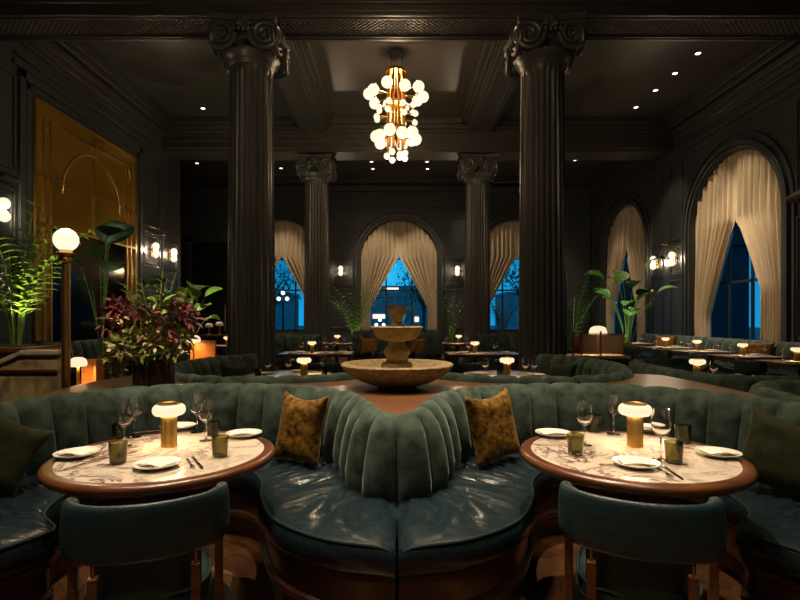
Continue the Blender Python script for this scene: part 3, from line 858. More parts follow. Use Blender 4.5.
# ------------------------------------------------------------------ cushions
def make_pillow(label, w, h, th, mat, loc, face, lean, roll=0, group=None):
    """face: direction (x,y) the cushion front looks to; lean: tilt back in radians; loc = centre"""
    rows = []; n = 26
    for sgn in (1, -1):
        rs = []
        for i in range(n+1):
            u = -1+2*i/n; r = []
            for j in range(n+1):
                v = -1+2*j/n
                px = u*w/2*(1-.15*(1-v*v)*abs(u)); pz = v*h/2*(1-(.22 if v > 0 else .10)*(1-u*u)*abs(v))
                b = (max(0, 1-u**4)*max(0, 1-v**4))**.55
                d = sgn*(th/2*b+.010*b*noise.noise((u*2.2, v*2.2, sgn*3+w*9)))
                r.append((px, d, pz))
            rs.append(r)
        rows.append(rs)
    mb = MB()
    f = Vector((face[0], face[1], 0)).normalized()
    mb.M = Matrix.Rotation(atan2(f.x, -f.y), 4, 'Z') @ Matrix.Rotation(-lean, 4, 'X') @ Matrix.Rotation(roll, 4, 'Y')
    for rs in rows: mb.grid(rs)
    o = mb.build('cushion', mat, loc=loc, smooth=80)
    return tag(o, label, 'cushion', group)
make_pillow('mustard patterned velvet cushion leaning in the left booth beside the centre seam', .37, .46, .15, MUSTARD, (-.635, 3.40, .685), (-.45, -.88), .22, .04)
make_pillow('mustard patterned velvet cushion leaning in the right booth beside the centre seam', .43, .46, .15, MUSTARD, (.635, 3.40, .695), (.62, -.78), .22, -.06)
make_pillow('dark olive velvet cushion at the outer end of the left booth', .42, .44, .17, OLIVE, (-2.15, 2.76, .69), (.80, -.55), .30, .62)
make_pillow('dark olive velvet cushion at the outer end of the right booth', .48, .43, .17, OLIVE, (2.10, 2.76, .67), (-.72, -.65), .30, .22)
make_pillow('dark cushion inside the curved banquette behind the fluted flower pot', .40, .36, .14, OLIVE, (-1.98, 6.3, .68), (.8, -.5), .3)
make_pillow('dark green cushion inside the rear banquette right of the fountain', .40, .36, .14, OLIVE, (1.98, 6.2, .70), (-.8, -.5), .3)
make_pillow('mustard cushion on the side wall banquette under the large arch', .52, .44, .15, MUSTARD, (6.92, 9.85, .75), (-.75, -.65), .25)
make_pillow('amber brown cushion on the side wall banquette between the two arches', .52, .44, .15, PILBR, (6.92, 13.3, .75), (-.7, -.7), .25)
make_pillow('amber cushion on the end banquette, left of the fountain stem', .44, .44, .15, PILBR, (-.66, 12.30, .74), (.1, -1), .2)
make_pillow('golden cushion on the end banquette, right of the fountain stem', .40, .42, .15, MUSTARD, (.50, 12.30, .74), (-.1, -1), .2)

# ------------------------------------------------------------------ plants
def leaf(mb, base, d, L, W, droop=.5, fold=.25, n=7, tipp=1.0, roll=0):
    """paddle leaf along d with a folded midrib"""
    d = Vector(d).normalized(); up = Vector((0, 0, 1))
    sd = d.cross(up)
    if sd.length < .05: sd = Vector((1, 0, 0))
    sd.normalize(); nr = sd.cross(d).normalized()
    if roll:
        q = Matrix.Rotation(roll, 3, d); sd = q @ sd; nr = q @ nr
    rows = []
    for i in range(n+1):
        t = i/n
        c = Vector(base)+d*L*t*(1-.15*droop*t)-up*L*droop*.5*t*t
        w = W*.5*(sin(pi*min(1, t**.8))**.75 if t < 1 else 0)+.0008
        rows.append([tuple(c-sd*w+nr*w*fold), tuple(c), tuple(c+sd*w+nr*w*fold)])
    mb.grid(rows)
def palm(name, label, loc, nf, L, mat, pot=None, spread=.9, seed=0, h0=.0, leafl=.32, stem_mat=None, cat='plant', dirs=None, lw=.034):
    rnd = random.Random(seed); t = thing(name, label, cat, loc)
    fb, sb = MB(), MB()
    for k in range(nf):
        a = 2*pi*k/nf*1.618+rnd.uniform(-.3, .3)
        if dirs: a = dirs[k % len(dirs)]+rnd.uniform(-.35, .35)
        el = rnd.uniform(.25, 1)*spread; LL = L*rnd.uniform(.7, 1.05)
        pts = []
        for i in range(15):
            u = i/14; th = el*(.16+1.5*u**1.6)
            if i == 0: p = Vector((.04*cos(a), .04*sin(a), h0))
            else: p = pts[-1]+Vector((sin(th)*cos(a), sin(th)*sin(a), cos(th)))*LL/14
            pts.append(p)
        sb.tube(pts, [.012*(1-.8*i/14) for i in range(15)], 5)
        for i in range(4, 15):
            for m_ in range(1):
                u = (i-m_*.5)/14
                ii = min(13, int(u*14)); p = pts[ii].lerp(pts[ii+1], u*14-ii); tg = (pts[ii+1]-pts[ii]).normalized()
                sd = tg.cross(Vector((0, 0, 1))).normalized() if abs(tg.z) < .99 else Vector((1, 0, 0))
                for s in (-1, 1):
                    ll = leafl*(1-.55*abs(u-.55)/.45)*rnd.uniform(.85, 1.1)
                    leaf(fb, p, sd*s*.95+tg*.5+Vector((0, 0, .10)), ll, lw, droop=.6, n=4)
    fb.build('fronds', mat, t, smooth=60); sb.build('stems', stem_mat or STEM, t, smooth=60)
    if pot:
        mb = MB(); mb.lathe(pot, 32); mb.build('pot', POT, t, smooth=40)
    return t
def big_leaf(name, label, loc, leaves, mat, pot=None, seed=0, base_z=0):
    """strelitzia-like plant: leaves = (azimuth, height, reach, leaf length, width)"""
    rnd = random.Random(seed); t = thing(name, label, 'plant', loc); fb, sb = MB(), MB()
    for az, h, reach, L, W in leaves:
        d = Vector((cos(az), sin(az), 0)); pts = []
        for i in range(9):
            u = i/8; pts.append(d*(.03+reach*u*u)+Vector((0, 0, base_z+(h-base_z)*u)))
        sb.tube(pts, [.016*(1-.6*i/8) for i in range(9)], 6)
        tg = (pts[-1]-pts[-2]).normalized()
        leaf(fb, pts[-1], tg+d*.8, L*1.1, W*1.45, droop=.45+rnd.random()*.4, fold=.3, n=9, roll=rnd.uniform(-.5, .5))
    fb.build('leaves', mat, t, smooth=60); sb.build('stalks', STEM, t, smooth=60)
    if pot:
        mb = MB(); mb.lathe(pot, 32); mb.build('pot', POT, t, smooth=40)
    return t
POTP = [(0, 0), (.17, 0), (.22, .40), (.235, .44), (.22, .44), (.19, .40), (0, .38)]
def potp(h, r=.22): return [(0, 0), (r*.8, 0), (r, h-.04), (r*1.06, h), (r, h), (r*.9, h-.04), (0, h-.05)]

# left: stone parapet, planter box, lit palm, globe lamp post ------------------
YP = 4.62
par = thing('stone_parapet', 'low brown marble parapet with sloping coping beside the brass lamp post', 'parapet', (-3.42, YP, 0))
mb = MB()
outl = [(-1.2, 0), (.42, 0), (.42, 1.075), (.11, 1.075), (-.5, .80), (-1.2, .60)]
mb.add([(x, -.06, z) for x, z in outl]+[(x, .10, z) for x, z in outl], [tuple(range(6)), tuple(reversed(range(6, 12)))]+[(i, (i+1) % 6, 6+(i+1) % 6, 6+i) for i in range(6)])
mb.build('panel', BRMARB, par, smooth=0)
mb = MB()
cp_ = [(.44, 1.075), (.10, 1.075), (-.51, .80), (-1.2, .60)]
rows = [[(x, -.09, z), (x, .13, z), (x, .13, z+.045), (x, -.09, z+.045)] for x, z in cp_]
mb.grid(rows, wv=True, capu=True); mb.build('coping', plain('grey_marble', (.30, .25, .18), .25, var=.25, scale=9), par, smooth=0, bevel=.01)
mb = MB(); mb.box(-.42, .42, -.085, -.055, .925, .95); mb.build('trim_rail', BRASSD, par, smooth=0, bevel=.006)
pl = thing('planter_box', 'reddish wooden planter box behind the marble parapet holding the bright palm', 'planter', (-4.0, 5.15, 0))
mb = MB(); mb.box(-.9, .42, -.25, .30, 0, 1.10); mb.box(-.93, .45, -.28, .33, 1.08, 1.125); mb.build('box', WOOD, pl, smooth=0, bevel=.008)
mb = MB(); mb.box(-.85, .38, -.2, .25, 1.126, 1.135); mb.build('soil', SOIL, pl, smooth=0)
palm('palm', 'bright green palm in the wooden planter at the left edge, lit from below', (-3.82, 5.15, 1.137), 11, 1.35, LEAFB, None, spread=.75, seed=3, leafl=.42, dirs=[0, .5, -.4, pi, 2.4, -1.2, 1.4])
up = thing('uplight', 'small dark uplight among the palm stems in the wooden planter', 'spotlight', (-3.46, 4.99, 1.137))
mb = MB(); mb.lathe([(0, 0), (.03, 0), (.035, .05), (.03, .05), (.028, .04), (0, .04)], 16); mb.build('housing', BLACK, up)
UPL = light('uplight_beam', 'SPOT', (0, 0, .06), 26, (1, .85, .45), up, .03, (radians(180), 0, 0), 120)
gl = thing('globe_lamp_post', 'slim brass lamp post topped by one glowing globe, beside the marble parapet', 'lamp post', (at(66, 300, 4.42)[0], 4.42, 0))
gz = at(66, 240, 4.42)[2]
mb = MB(); mb.lathe([(0, 0), (.07, 0), (.07, .02), (.034, .05), (.034, gz-.145), (0, gz-.145)], 24); mb.build('post', BRASSD, gl)
mb = MB(); mb.lathe([(.034, gz-.20), (.055, gz-.185), (.06, gz-.165), (.05, gz-.15), (.068, gz-.135), (.072, gz-.115), (.055, gz-.10), (.04, gz-.075), (0, gz-.075)], 28); mb.build('collar', BRASS, gl)
mb = MB(); mb.sphere((0, 0, gz), .098, 32, 20); mb.build('globe', GLOBE, gl)
light('globe_light', 'POINT', (0, 0, gz+.16), 9, (1, .74, .46), gl, .08)

# flower arrangement on the ledge ---------------------------------------------
VXX, VYY = -2.0, 4.24
fa = thing('flower_arrangement', 'big bouquet of burgundy and olive foliage in a dark fluted pot on the ledge', 'flower arrangement', (VXX, VYY, ZI))
mb = MB(); mb.lathe([(0, 0), (.155, 0), (.158, .01), (.158, .235), (.150, .24), (.140, .235), (.138, .18), (0, .17)], 96, rmod=lambda r, z, a: r*(1-.045*abs(sin(a*12))) if r > .15 else r); mb.build('pot', POT, fa, smooth=50)
def cluster(name, mat, specs, L, W, seed, mbx=None, dense=1.0):
    rnd = random.Random(seed); mb = MB(); sb = MB()
    for (cx, cy, cz, rad, n) in specs:
        for k in range(int(n*dense)):
            v = Vector((rnd.gauss(0, 1), rnd.gauss(0, 1), rnd.gauss(0, 1))).normalized()*rad*rnd.random()**.4
            p = Vector((cx, cy, cz))+v
            leaf(mb, p, v.normalized()*.6+Vector((rnd.uniform(-.6, .6), rnd.uniform(-.6, .6), rnd.uniform(-.3, .6))), L*rnd.uniform(.6, 1.2), W*rnd.uniform(.7, 1.1), droop=rnd.uniform(.1, .8), n=3, roll=rnd.uniform(-1, 1))
    return mb.build(name, mat, fa, smooth=60)
def q_(px, py, dy=0):                                       # offset in the bouquet's own frame
    p = at(px, py, VYY+dy); return (p[0]-VXX, dy, p[2]-ZI)
cluster('burgundy_foliage', BURG, [(*q_(118, 312), .12, 70), (*q_(132, 320, .08), .13, 80), (*q_(178, 312), .10, 70), (*q_(160, 330, -.1), .12, 60), (*q_(110, 325), .09, 40), (*q_(190, 318), .07, 40), (*q_(150, 318, .1), .13, 70)], .085, .028, 1, dense=1.25)
cluster('olive_foliage', LEAFO, [(*q_(125, 345, -.1), .11, 80), (*q_(150, 345, -.14), .12, 80), (*q_(180, 335), .10, 70), (*q_(118, 355), .08, 50), (*q_(170, 350, -.05), .09, 50), (*q_(135, 335, .1), .10, 50), (*q_(116, 364, -.05), .06, 30)], .085, .034, 2, dense=1.4)
cluster('green_foliage', LEAF, [(*q_(152, 352, -.12), .11, 160), (*q_(160, 300), .13, 40), (*q_(140, 292, .1), .14, 30), (*q_(150, 332), .2, 60)], .06, .012, 3)
cluster('bright_leaves', LEAFB, [(*q_(160, 304, -.12), .05, 6), (*q_(158, 314, -.14), .04, 5), (*q_(142, 325, -.15), .05, 4)], .14, .06, 4)
cluster('blossoms', BLOOM, [(*q_(122, 350, -.18), .10, 22), (*q_(158, 344, -.2), .09, 18), (*q_(178, 348, -.1), .07, 14), (*q_(120, 318, -.14), .07, 10)], .045, .034, 5)
mb = MB(); rnd = random.Random(9)
for k in range(34):
    a, r = rnd.uniform(0, 2*pi), rnd.uniform(.05, .34)
    h = rnd.uniform(.3, .66)
    mb.tube([(.05*cos(a), .05*sin(a), .17), (.1*cos(a)+r*.3*cos(a), (.1+r*.3)*sin(a)*.7, .17+(h-.17)*.6), (r*cos(a), r*sin(a)*.7, h)], .004, 5)
for k in range(9):                                          # tall thin sprays
    a = rnd.uniform(-.5, 3.6); b = Vector((.02, 0, .2)); e = Vector((cos(a)*.28, sin(a)*.1, rnd.uniform(.72, .98)))
    mb.tube([b, b.lerp(e, .6)+Vector((0, 0, .05)), e], .004, 5)
    for i in range(10):
        p = b.lerp(e, .55+.045*i); leaf(mb, p, ((-1)**i*.7, rnd.uniform(-.4, .4), .6), .10, .016, .3, n=3)
mb.build('stems_and_sprays', LEAFO, fa, smooth=60)

big_leaf('leafy_plant', 'dark large-leaved plant in front of the amber glass screen', (-5.42, 9.45, 0),
         [(-.35, 2.75, .15, .75, .36), (2.2, 2.55, .2, .6, .32), (-.9, 2.7, .5, .65, .3), (1.9, 2.9, .35, .6, .3), (4.4, 2.3, .4, .6, .28), (5.4, 2.2, .6, .6, .28), (.1, 2.0, .7, .5, .25), (3.4, 1.9, .12, .4, .25)], LEAFD, potp(.6, .26), 4, .5)
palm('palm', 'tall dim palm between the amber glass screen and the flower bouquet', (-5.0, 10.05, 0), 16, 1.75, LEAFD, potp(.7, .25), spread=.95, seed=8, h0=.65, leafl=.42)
big_leaf('leafy_plant', 'bright green broad-leaved plant in a pot behind the lamp-lit wooden cabinet', (at(192, 320, 10.6)[0], 10.6, 0),
         [(1.9, 2.0, .12, .42, .22), (.4, 1.85, .22, .45, .2), (-.2, 1.35, .25, .42, .22), (2.9, 1.7, .15, .36, .2), (-1.3, 1.7, .2, .38, .2), (4.2, 1.4, .22, .38, .2), (1.1, 1.6, .2, .35, .18), (3.4, 1.25, .25, .34, .18), (.8, 1.95, .1, .4, .22), (2.4, 1.5, .12, .4, .22), (5.2, 1.8, .1, .4, .2), (5.7, 1.55, .16, .4, .2), (3.9, 1.85, .1, .36, .2)], LEAFB, potp(.85, .2), 2, .8)
up2 = thing('uplight', 'small dark uplight at the pot of the bright broad-leaved plant', 'spotlight', (-3.75, 10.8, 0))
mb = MB(); mb.lathe([(0, 0), (.05, 0), (.05, .14), (.045, .14), (.04, .12), (0, .12)], 16); mb.build('housing', BLACK, up2)
for px_, Y_, pw_, w_ in ((352, 14.6, 24, 'palm left of the middle end wall window'), (456, 14.9, 9, 'palm right of the middle end wall window')):  # uplights added to brighten the rear palms
    u_ = thing('uplight', 'added small dark uplight below the '+w_, 'spotlight', (at(px_, 0, Y_)[0], Y_, 0))
    mb = MB(); mb.lathe([(0, 0), (.05, 0), (.05, .14), (.045, .14), (.04, .12), (0, .12)], 16); mb.build('housing', BLACK, u_)
    light('uplight_beam', 'SPOT', (0, 0, .16), pw_, (.95, 1, .6), u_, .03, (radians(180-14), 0, 0), 80)
l = light('uplight_beam', 'SPOT', (0, 0, .16), 80, (.95, 1, .55), up2, .03, (radians(180-12), 0, 0), 70)
palm('palm', 'bright tipped palm left of the middle end wall window', (at(350, 310, 13.6)[0], 15.2, 0), 15, 2.0, LEAFB, potp(.62, .26), spread=.95, seed=11, h0=.6, leafl=.42)
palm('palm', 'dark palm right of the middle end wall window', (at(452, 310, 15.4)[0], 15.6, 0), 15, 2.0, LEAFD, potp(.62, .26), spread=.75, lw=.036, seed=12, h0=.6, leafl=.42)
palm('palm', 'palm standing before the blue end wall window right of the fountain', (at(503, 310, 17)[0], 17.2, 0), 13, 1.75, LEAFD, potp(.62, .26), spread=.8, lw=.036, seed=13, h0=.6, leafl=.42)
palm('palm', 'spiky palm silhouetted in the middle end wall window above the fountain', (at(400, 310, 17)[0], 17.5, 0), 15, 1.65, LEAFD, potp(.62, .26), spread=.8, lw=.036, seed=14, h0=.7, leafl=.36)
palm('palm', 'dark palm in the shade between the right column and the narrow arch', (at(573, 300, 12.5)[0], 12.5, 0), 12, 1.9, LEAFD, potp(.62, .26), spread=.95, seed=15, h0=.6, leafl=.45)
big_leaf('leafy_plant', 'tall leafy plant with long stalks in front of the narrow side wall arch', (at(628, 320, 12.2)[0], 12.2, 0),
         [(2.7, 2.35, .5, .62, .26), (.3, 2.65, .5, .75, .24), (1.6, 2.3, .2, .6, .3), (3.3, 1.9, .45, .5, .22), (-.4, 2.0, .6, .5, .2), (2.1, 1.75, .3, .5, .24), (-1.2, 1.9, .3, .5, .26), (.9, 1.55, .35, .42, .2), (4.3, 1.65, .35, .45, .22), (5.6, 1.6, .35, .4, .2), (4.7, 2.1, .2, .55, .28), (3.7, 2.2, .3, .55, .26), (5.2, 1.8, .25, .5, .26), (2.5, 2.0, .4, .5, .24), (.6, 1.95, .4, .55, .24), (4.4, 1.45, .2, .42, .22)], LEAF, potp(.5, .22), 6, .4)
up4 = thing('uplight', 'added small dark uplight at the foot of the dark plant before the amber glass screen', 'spotlight', (-5.1, 9.2, 0))
mb = MB(); mb.lathe([(0, 0), (.05, 0), (.05, .14), (.045, .14), (.04, .12), (0, .12)], 16); mb.build('housing', BLACK, up4)
light('uplight_beam', 'SPOT', (0, 0, .16), 25, (.95, 1, .6), up4, .03, (radians(180-4), radians(-8), 0), 60)  # added lamp, lifts the dark leaves before the screen
up3 = thing('uplight', 'small dark uplight at the foot of the tall leafy plant by the narrow arch', 'spotlight', (at(628, 320, 12.2)[0]-.36, 12.0, 0))
mb = MB(); mb.lathe([(0, 0), (.05, 0), (.05, .14), (.045, .14), (.04, .12), (0, .12)], 16); mb.build('housing', BLACK, up3)
light('uplight_beam', 'SPOT', (0, 0, .16), 55, (.95, 1, .6), up3, .03, (radians(180-6), radians(-10), 0), 75)

# ------------------------------------------------------------------ amber glass screen on the left wall
ms = thing('amber_glass_screen', 'tall amber glass screen with curved brass bars on the left wall', 'glass screen', (XL, 0, 0))
y0, y1, z0, z1 = 8.98, 12.46, .97, 5.28
mb = MB(); mb.box(.002, .02, y0, y1, 3.08, z1); mb.box(.002, .02, y0, y0+.42, z0, 3.08); mb.box(.002, .02, y1-.42, y1, z0, 3.08); mb.build('amber_glass', AMBERM, ms, smooth=0)
mb = MB(); mb.box(.002, .018, y0+.42, y1-.42, z0, 3.08); mb.build('dark_opening_panel', DARKM, ms, smooth=0)  # dark mirror panel standing in for the dark opening below the transom
mb = MB(); w = .022
for y in (y0+.02, y0+.24, y0+.42, y1-.42, y1-.24, y1-.02): mb.box(.02, .05, y-w, y+w, z0, z1-.3 if .1 < y-y0 < 3.3 else z1)
ym = (y0+y1)/2
mb.box(.02, .05, ym-w, ym+w, 3.08, z1-.1); mb.box(.02, .05, y0, y1, z1-.03, z1); mb.box(.02, .05, y0, y1, 3.06, 3.10); mb.box(.02, .05, y0, y1, 3.93, 3.97)
mb.box(.02, .05, y0+.42, y1-.42, z1-.32, z1-.28)
for r in (1.0,):
    mb.tube([(.035, ym-r*cos(pi*k/30), 3.75+r*sin(pi*k/30)) for k in range(31)], .02, 6)
for sy in (-1, 1):
    yy = ym+sy*1.50; mb.tube([(.035, yy-sy*.0, 4.6)]+[(.035, yy-sy*.4*(1-cos(pi/2*k/8)), 4.6+.4*sin(pi/2*k/8)) for k in range(1, 9)], .02, 6)
mb.build('brass_bars', BRASSD, ms, smooth=30)

# ------------------------------------------------------------------ sconces and hoods
def make_sconce():
    t = thing('wall_sconce', 'x', 'wall lamp')
    mb = MB(); mb.box(-.06, .06, -.02, 0, -.17, .17); mb.box(-.10, .10, -.10, -.02, -.022, .022); mb.build('brass_plate', BRASS, t, smooth=0, bevel=.006)
    for s in (-1, 1):
        mb = MB(); mb.sphere((0, -.12, s*.105), .088, 24, 16); mb.build('globe', GLOBE, t)
    return t
SCO = make_sconce()
light('sconce_light', 'POINT', (0, -.16, 0), 20, (1, .76, .50), SCO, .05)
sp = [((XL+.004, 8.16, 3.12), pi/2, 'twin globe wall sconce at the left edge of the picture'),
      ((XL+.004, 13.30, 3.16), pi/2, 'twin globe wall sconce next to the amber glass screen'),
      ((XL+.004, 14.38, 3.16), pi/2, 'twin globe wall sconce next to the dark doorway recess'),
      ((XR-.004, 13.73, 2.98), -pi/2, 'twin globe wall sconce nearer the large arch on the side wall'),
      ((XR-.004, 14.73, 2.98), -pi/2, 'twin globe wall sconce nearer the narrow arch on the side wall'),
      ((at(341, 268, YB)[0], YB-.004, 3.2), 0, 'twin globe wall sconce left of the middle end wall window'),
      ((at(457, 268, YB)[0], YB-.004, 3.2), 0, 'twin globe wall sconce right of the middle end wall window')]
for lc, rz, lb in sp: place(SCO, lc, rz, lb, 'twin globe sconces')
def make_hood():
    mb = MB(); prof = [(0, 0), (-.10, .0), (-.20, .03), (-.20, .06), (-.06, .15), (0, .15)]
    mb.grid([[(x, y, z) for y, z in prof] for x in (-.19, .19)], wv=True, capu=True)
    return tag(mb.build('wall_hood', plain('bronze_paint', (.06, .045, .032), .4, .3), smooth=0, bevel=.012), 'x', 'wall fitting')
HOOD = make_hood()
for lc, rz, lb, s in [((XL+.003, 8.25, 3.60), pi/2, 'small bronze wall fitting above the sconce at the left edge of the picture', 1), ((XL+.003, 13.84, 3.62), pi/2, 'small bronze wall fitting between the two left wall sconces', .5),
                   ((XR-.003, 14.2, 3.42), -pi/2, 'small bronze wall fitting between the two side wall sconces', .5), ((XR-.003, 9.12, 3.50), -pi/2, 'bronze wall fitting at the right edge of the picture beside the large arch', 1.7)]:
    place(HOOD, lc, rz, lb, scale=s)

# ------------------------------------------------------------------ chandelier
CHY = 10.4; ch = thing('chandelier', 'brass chandelier with tiers of glowing globes under the coffered ceiling', 'chandelier', (-.02, CHY, ZC))
mb = MB(); mb.lathe([(0, -.03), (.16, -.03), (.17, -.015), (.17, 0), (0, 0)], 32); mb.build('canopy', BEAM, ch)
mb = MB()
for x in (-.12, .12): mb.tube([(x, 0, -.03), (x, 0, -.40)], .008, 6)
mb.build('hanger', BRASSD, ch)
mb = MB(); mb.lathe([(0, -.36), (.20, -.36), (.21, -.38), (.21, -.41), (.19, -.42), (0, -.42)], 40)
for k in range(10):
    a = 2*pi*k/10; x, y = .165*cos(a), .165*sin(a); mb.tube([(x, y, -.41), (x, y, -2.02 if k % 2 else -1.86)], .028, 10)
mb.lathe([(0, -1.0), (.21, -1.0), (.215, -1.02), (.21, -1.05), (0, -1.05)], 40); mb.lathe([(0, -1.5), (.2, -1.5), (.205, -1.52), (.2, -1.55), (0, -1.55)], 40)
mb.build('rod_cluster', plain('copper_brass', (.62, .30, .065), .3, 1.0), ch, smooth=40)
def tier(n, R, z, r, ph, zr=0):
    for k in range(n):
        a = 2*pi*(k+ph)/n; x, y = R*cos(a), R*sin(a); zz = z+(zr if k % 2 else -zr)
        arm = MB(); arm.tube([(.17*cos(a), .17*sin(a), zz+.02), ((R-r*.9)*cos(a), (R-r*.9)*sin(a), zz+.02), (x, y, zz+r*.9)], .013, 6)
        arm.lathe([(0, 0), (r*.5, 0), (r*.5, .02), (0, .03)], 12, (x, y, zz+r*.90))
        ao = arm.build('arm', BRASS, CH_, smooth=40)
        mb = MB(); mb.sphere((x, y, zz), r, 20, 14); mb.build('globe', CHG, ao)
CH_ = ch
tier(10, .55, -.86, .112, 0, .03)
tier(8, .37, -1.13, .058, .5, .02); tier(8, .42, -1.32, .058, .5, .03)
tier(10, .40, -1.72, .118, 0, .03); tier(8, .20, -2.08, .062, .5, .03)
for z_, p_ in ((-.55, 95), (-1.25, 40), (-2.35, 50)):
    light('chandelier_light', 'POINT', (0, 0, z_), p_, (1, .72, .44), ch, .22)
c2 = copy_tree(ch); c2.location = (-.02, 4.0, ZC);  # unseen copy added as fill light for the near bay
for o_ in c2.children:
    if o_.type == 'LIGHT': o_.data = o_.data.copy(); o_.data.energy *= .45
c2['label'] = 'added unseen chandelier copy lighting the near bay from above the frame'

# ------------------------------------------------------------------ downlights
def make_down():
    t = thing('downlight', 'x', 'ceiling light')
    mb = MB(); mb.lathe([(.052, -.001), (.075, -.001), (.075, -.012), (.068, -.016), (.052, -.010)], 24); mb.build('ring', CEIL, t)
    mb = MB(); mb.lathe([(0, -.006), (.052, -.006), (.05, -.012), (0, -.014)], 24); mb.build('lens', SPOTL, t)
    return t
DOWN = make_down()
def on_c(px, py): Y = (ZC-EYE)*F/(VY-py); return ((px-VX)/F*Y, Y, ZC-.001)
DL = [(698, 53, 'first of the four downlights over the side aisle, nearest the camera', (6.9, 10.0, 1.0), 60), (675, 73, 'second of the four downlights over the side aisle, counted from the camera', (7.3, 11.0, 2.5), 70), (655.5, 90, 'third of the four downlights over the side aisle, counted from the camera', (7.3, 12.2, 2.5), 60),
      (636, 107, 'last of the four downlights over the side aisle, furthest from the camera', (7.3, 14.2, 2.6), 40), (575, 160, 'dim downlight in the rear bay beside the right column', (6.4, 17.2, 1.6), 40),
      (203, 108, 'lone downlight in the left coffer beside the column', (-5.6, 11.5, 1.2), 40), (197, 163, 'downlight over the dark doorway recess, nearer the left wall', None, 0), (215.5, 177, 'downlight over the dark doorway recess, nearer the column', None, 0), (281, 168, 'downlight in the rear bay between the two left columns', (-4.4, 19.3, 2.6), 60),
      (371.6, 161.5, 'downlight in the rear bay, nearer of the pair left of the chandelier tip', (-.6, 19.5, 2.8), 70), (373, 168.6, 'downlight in the rear bay, further of the pair left of the chandelier tip', None, 0),
      (427, 161.5, 'downlight in the rear bay, nearer of the pair right of the chandelier tip', (.8, 19.5, 2.8), 70), (427.5, 168.6, 'downlight in the rear bay, further of the pair right of the chandelier tip', (4.4, 19.4, 2.6), 60)]
WARM = (1, .78, .54)
for px, py, lb, tgt, pw in DL:
    p = on_c(px, py); o = place(DOWN, p, 0, lb, 'ceiling downlights')
    if tgt:
        l = light('downlight_beam', 'SPOT', (0, 0, -.03), pw*2.6, WARM, o, .04, spot=50)
        d = Vector(tgt)-Vector(p); l.rotation_euler = d.to_track_quat('-Z', 'Y').to_euler()
# unseen downlights added overhead to brighten booths, chairs, tables and bouquet
PWK = 3.0
def over(x, y, tx, ty, pw, sp, lb, tzz=.5, col=WARM):
    o = place(DOWN, (x, y, ZC-.001), 0, lb, 'added near bay fill downlights')
    l = light('downlight_beam', 'SPOT', (0, 0, -.03), pw*PWK, col, o, .06, spot=sp, blend=.9)
    d = Vector((tx, ty, tzz))-Vector((x, y, ZC)); l.rotation_euler = d.to_track_quat('-Z', 'Y').to_euler()
NB = 'added unseen ceiling downlight brightening the front booths'
over(-.9, 4.2, -.5, 2.9, 110, 30, NB)
over(1.0, 4.2, .55, 2.9, 190, 32, NB)
over(-3.2, 2.4, -1.4, 3.95, 75, 26, NB, .85)
over(3.2, 2.4, 1.4, 3.95, 95, 26, NB, .85)
over(-1.0, -.6, -.92, 1.66, 70, 14, NB, .66); over(1.0, -.6, .90, 1.66, 70, 14, NB, .66)
over(-1.3, 1.4, -2.0, 4.2, 120, 12, NB, 1.15)
over(0, 5.9, 0, 4.2, 50, 30, NB, 1.0)
over(-1.15, 2.4, -1.15, 2.56, 14, 13, NB, .75); over(1.15, 2.4, 1.15, 2.56, 14, 13, NB, .75)
over(-1.3, 2.9, -2.0, 4.24, 110, 16, NB, 1.25)
over(-1.2, 1.0, -3.45, 4.6, 210, 13, NB, .85)

# ------------------------------------------------------------------ tables further back
def rect_table(label, x, y, wx, wy, z=.75, group=None):
    t = thing('dining_table', label, 'table', (x, y, 0), group=group)
    mb = MB(); mb.box(-wx/2+.03, wx/2-.03, -wy/2+.03, wy/2-.03, z-.03, z); mb.build('marble_top', MARBLE, t, smooth=0)
    mb = MB()
    for a, b, c, d in ((-wx/2, wx/2, -wy/2, -wy/2+.03), (-wx/2, wx/2, wy/2-.03, wy/2), (-wx/2, -wx/2+.03, -wy/2+.03, wy/2-.03), (wx/2-.03, wx/2, -wy/2+.03, wy/2-.03)): mb.box(a, b, c, d, z-.05, z+.0005)
    mb.build('wood_rim', WOOD, t, smooth=0)
    mb = MB(); mb.box(-.2, .2, -.2, .2, z-.05, z-.031); mb.lathe([(0, 0), (.25, 0), (.25, .012), (.05, .03), (.045, z-.05), (0, z-.05)], 28); mb.build('pedestal', BLACK, t, smooth=40)
    return t
def set_table(x, y, lampxy, plates, glasses, nm, tumblers=()):
    place(LAMP, (lampxy[0], lampxy[1], ZT), 0, 'lit brass mushroom lamp on '+nm)
    many = len(plates) > 1
    for a, b in plates:
        place(PLATE, (x+a, y+b, ZT), 0, 'white plate on '+nm, group='plates on '+nm if many else None)
        place(NAP, (x+a, y+b, ZT+.006), random.uniform(-1, 1), 'folded napkin on '+nm, group='napkins on '+nm if many else None)
    for a, b in glasses:
        place(GLASS, (x+a, y+b, ZT), 0, 'wine glass on '+nm, group='wine glasses on '+nm if len(glasses) > 1 else None)
    for a, b in tumblers:
        place(TUMBLER, (x+a, y+b, ZT), 0, 'olive tumbler on '+nm, group='tumblers on '+nm if len(tumblers) > 1 else None)
round_table('round marble table inside the curved banquette behind the flower pot', -1.25, 5.95, .52)
set_table(-1.25, 5.95, (at(304, 0, 5.72)[0], 5.72), [(-.3, .05), (.05, .3), (.33, -.12), (-.1, -.33)], [(-.18, -.25), (.03, -.16), (.38, .1)], 'the round table behind the left rear banquette', [(-.3, -.2), (.42, -.08)])
round_table('round marble table inside the rear banquette right of the fountain', 1.25, 5.95, .52)
